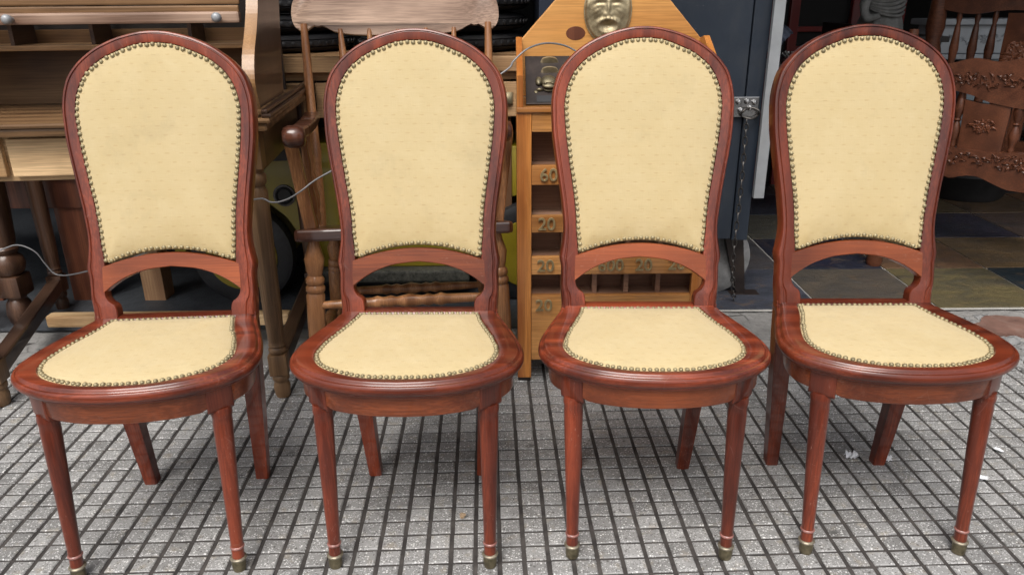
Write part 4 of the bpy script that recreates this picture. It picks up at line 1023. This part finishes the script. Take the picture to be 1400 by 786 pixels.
mt_ = thing('white_mantel', 'white carved mantelpiece deep in the shop behind the headboards', 'mantelpiece', (2.9, 4.45, 0))
a, b = at_y(1290, 35, 4.45), at_y(1400, 73, 4.45)
part('frieze', mt_, 'white_marble', a.x - 2.98, b.x - 2.75, 0, .12, b.z, a.z, bev=.006)
part('shelf', mt_, 'white_marble', a.x - 3.02, b.x - 2.72, -.05, .14, a.z + .002, a.z + .035, bev=.008)
part('moulding', mt_, 'white_marble', a.x - 2.99, b.x - 2.74, -.025, .12, b.z - .03, b.z - .002, bev=.006)
bm = BM(); relief(bm, basis(0, -.001, 0, (1, 0, 0), (0, 0, 1)), (a.x + b.x) / 2 - 2.9, (a.z + b.z) / 2, .30, .05, 7, 4); tag(obj('carving', bm, 'white_marble', mt_, 60), kind='stuff')
j0, j1 = at_y(1312, 100, 4.5), at_y(1346, 190, 4.5)
part('jamb', mt_, 'pale_blue_panel', j0.x - 2.9, j1.x - 2.9, .01, .11, 0, b.z - .032, bev=.01)
part('jamb', mt_, 'pale_blue_panel', j0.x - 2.9 + .85, j1.x - 2.9 + .85, .01, .11, 0, b.z - .032, bev=.01)

# draped stone figure on a black stand
st = thing('stone_figure', 'grey stone figure in draped robes standing in the dark shop', 'statue', (at_y(1203, 30, 4.2).x, 4.2, .93))
bm = BM(); n = 64; L = []
for z, rx, ry, fold in ((0, .115, .09, .0), (.003, .118, .092, .06), (.05, .112, .09, .07), (.10, .098, .08, .05), (.13, .090, .075, .03), (.16, .094, .08, .03), (.20, .098, .08, .04), (.25, .085, .072, .03), (.29, .05, .05, .01), (.32, .03, .032, 0), (.335, .032, .036, 0), (.37, .048, .054, 0), (.41, .050, .058, 0), (.45, .034, .042, 0), (.47, .008, .01, 0)):
    L.append([Vector((rx * math.cos(q) * (1 + fold * math.sin(11 * q + 6 * z)), ry * math.sin(q) * (1 + fold * math.sin(11 * q + 6 * z)), z)) for q in [2 * math.pi * k / n for k in range(n)]])
loft(bm, L, True, True, True); obj('robe', bm, 'stone_grey', st, 60)
bm = BM()
for k in range(5):
    tube(bm, spline([(.10 * math.cos(q), .088 * math.sin(q) - .012, .22 - .018 * k - .05 * math.cos(q - 4.2 - .2 * k)) for q in [3.3 + j * .32 for j in range(9)]], 3), .012 - .001 * k, 8)
obj('shawl', bm, 'stone_grey', st, 60)
bm = BM(); tube(bm, spline([(-.085, -.04, .22), (-.125, -.07, .15), (-.115, -.10, .09), (-.06, -.115, .10)], 5), [.026] * 6 + [.022] * 6 + [.016] * 4, 10); obj('arm', bm, 'stone_grey', st, 60)
sd_ = thing('black_stand', 'black wooden stand under the stone figure', 'stand', (at_y(1203, 30, 4.2).x, 4.2, 0))
part('top', sd_, 'black_wood', -.20, .30, -.16, .16, .90, .929, bev=.004)
for x in (-.17, .24):
    for y in (-.13, .10): part('leg', sd_, 'black_wood', x, x + .035, y, y + .035, 0, .899)
# red cabinet
rc = thing('red_cabinet', 'dark red painted cabinet frame in the back of the shop', 'cabinet', (1.75, 4.7, 0))
part('carcase', rc, 'interior', -.22, .55, .02, .45, 0, 1.7)
for x in (-.24, -.10, .26, .52): part('stile', rc, 'red_paint', x, x + .055, -.02, .0195, 0, 1.7, bev=.006)
for z in (.35, .82, .93, 1.35): part('rail', rc, 'red_paint', -.046 if z != .93 else -.046, .259, -.012, .0192, z, z + .03, bev=.004)
# clutter on a low shelf by the door
sh = thing('dark_shelf', 'dark wooden shelf unit of oddments just inside the doorway', 'shelf', (1.42, 3.9, 0))
for z in (.45, .80): part('board', sh, 'black_wood', -.28, .24, -.15, .2, z, z + .022, bev=.003)
for x in (-.28, .22): part('side', sh, 'black_wood', x - .022, x - .001 + .0, -.15, .2, 0, 1.0)
bm = BM(); L = []
for k in range(15):
    t = k / 14; c = Vector((-.11 + .13 * t, -.05, .0)); r = .030 + .006 * math.sin(t * 40)
    L.append([c + Vector((0, math.cos(q) * r, math.sin(q) * r)) for q in [2 * math.pi * j / 14 for j in range(14)]])
loft(bm, L, True, True, True)
for v in bm.verts: v.co = Matrix.Rotation(R(-48), 4, 'Y') @ v.co
o = obj('rolled_cloth', bm, 'cloth_blue', None, 60); o.location = at_y(1068, 44, 3.83); o.location.z = max(o.location.z, .94); tag(o, 'blue-grey rolled striped cloth leaning on the dark shelf', 'cloth')
bm = BM()
for k in range(16):
    a = random.uniform(0, 6.28); e = random.uniform(.2, 1.3); L0 = random.uniform(.03, .055); tube(bm, [(0, 0, .012), (math.cos(a) * math.cos(e) * L0, math.sin(a) * math.cos(e) * L0, .012 + math.sin(e) * L0)], [.004, .009], 6)
lathe(bm, [(0, .03), (.01, .03), (.016, .012)], 14)
o = obj('silver_ornament', bm, 'silver', None, 60); o.location = (at_y(1081, 66, 3.85).x, 3.85, .8225); tag(o, 'small silvery spiky ornament on the dark shelf', 'ornament')
# dark tub beneath the headboard
bm = BM(); lathe(bm, [(0, .19), (.02, .21), (.14, .25), (.15, .262), (.165, .262), (.165, .245), (.03, .20), (.028, 0.0)], 40, None, False); o = obj('tub', bm, 'rubber', None, 40); p = at_z(1350, 290, 0); o.location = (p.x + .05, p.y + .35, .011); tag(o, 'low black tub on the slate floor beneath the carved headboard', 'tub')

# ------------------------------------------------------------------ cable threaded through the furniture
cpts = [at_y(-30, 350, 2.30), at_y(0, 342, 2.30), at_y(24, 335, 2.30), at_y(48, 344, 2.29), at_y(63, 362, 2.29), at_y(80, 376, 2.28), at_y(118, 371, 2.25), at_y(200, 345, 2.2), at_y(300, 290, 2.08), at_y(352, 272, 1.96), at_y(372, 277, 1.94), at_y(392, 273, 1.95), at_y(412, 261, 1.96), at_y(440, 241, 1.98), at_y(520, 200, 1.98), at_y(620, 140, 1.98), at_y(690, 98, 2.0), at_y(702, 84, 2.02), at_y(720, 68, 2.04), at_y(742, 60, 2.09), at_y(765, 61, 2.13), at_y(785, 69, 2.15), at_y(820, 95, 2.15), at_y(850, 130, 2.13)]
bm = BM(); tube(bm, spline(cpts, 5), .0024, 8); tag(obj('cable', bm, 'cable_grey', None, 60), 'thin grey cable threaded between the old furniture behind the chairs', 'cable')

# ------------------------------------------------------------------ litter on the paving
def scrap(u, v, r, label, mat='paper', name='paper_scrap', grp=None, flat=.5):
    bm = BM(); n = 7; g = []
    for j in range(n):
        g.append([bm.verts.new(((i / (n - 1) - .5) * 2 * r * (1 + random.uniform(-.25, .25)), (j / (n - 1) - .5) * 1.3 * r * (1 + random.uniform(-.3, .3)), .004 + abs(random.gauss(0, .55)) * r * flat)) for i in range(n)])
    for j in range(n - 1):
        for i in range(n - 1):
            if (i in (0, n - 2)) and (j in (0, n - 2)): continue
            bm.faces.new((g[j][i], g[j][i + 1], g[j + 1][i + 1], g[j + 1][i]))
    o = obj(name, bm, mat, None); p = at_z(u, v, 0); o.location = (p.x, p.y, .002); o.rotation_euler = (0, 0, random.random() * 3)
    md = o.modifiers.new('s', 'SOLIDIFY'); md.thickness = .0006
    return tag(o, label, 'leaf' if mat == 'leaf' else 'paper scrap', grp)
scrap(1163, 626, .020, 'crumpled white tissue on the paving under the chair by the doorway')
scrap(1214, 630, .012, 'small white paper bit touching a rear leg of the chair by the doorway')
scrap(1342, 655, .012, 'white paper shred on the paving beyond the chair by the doorway')
scrap(1365, 617, .011, 'pale flattened paper bit pressed onto the open paving beside the doorway chair', flat=.1)
scrap(632, 708, .010, 'small dry tan leaf on the paving under the second chair', 'leaf', 'dry_leaf', flat=.35)
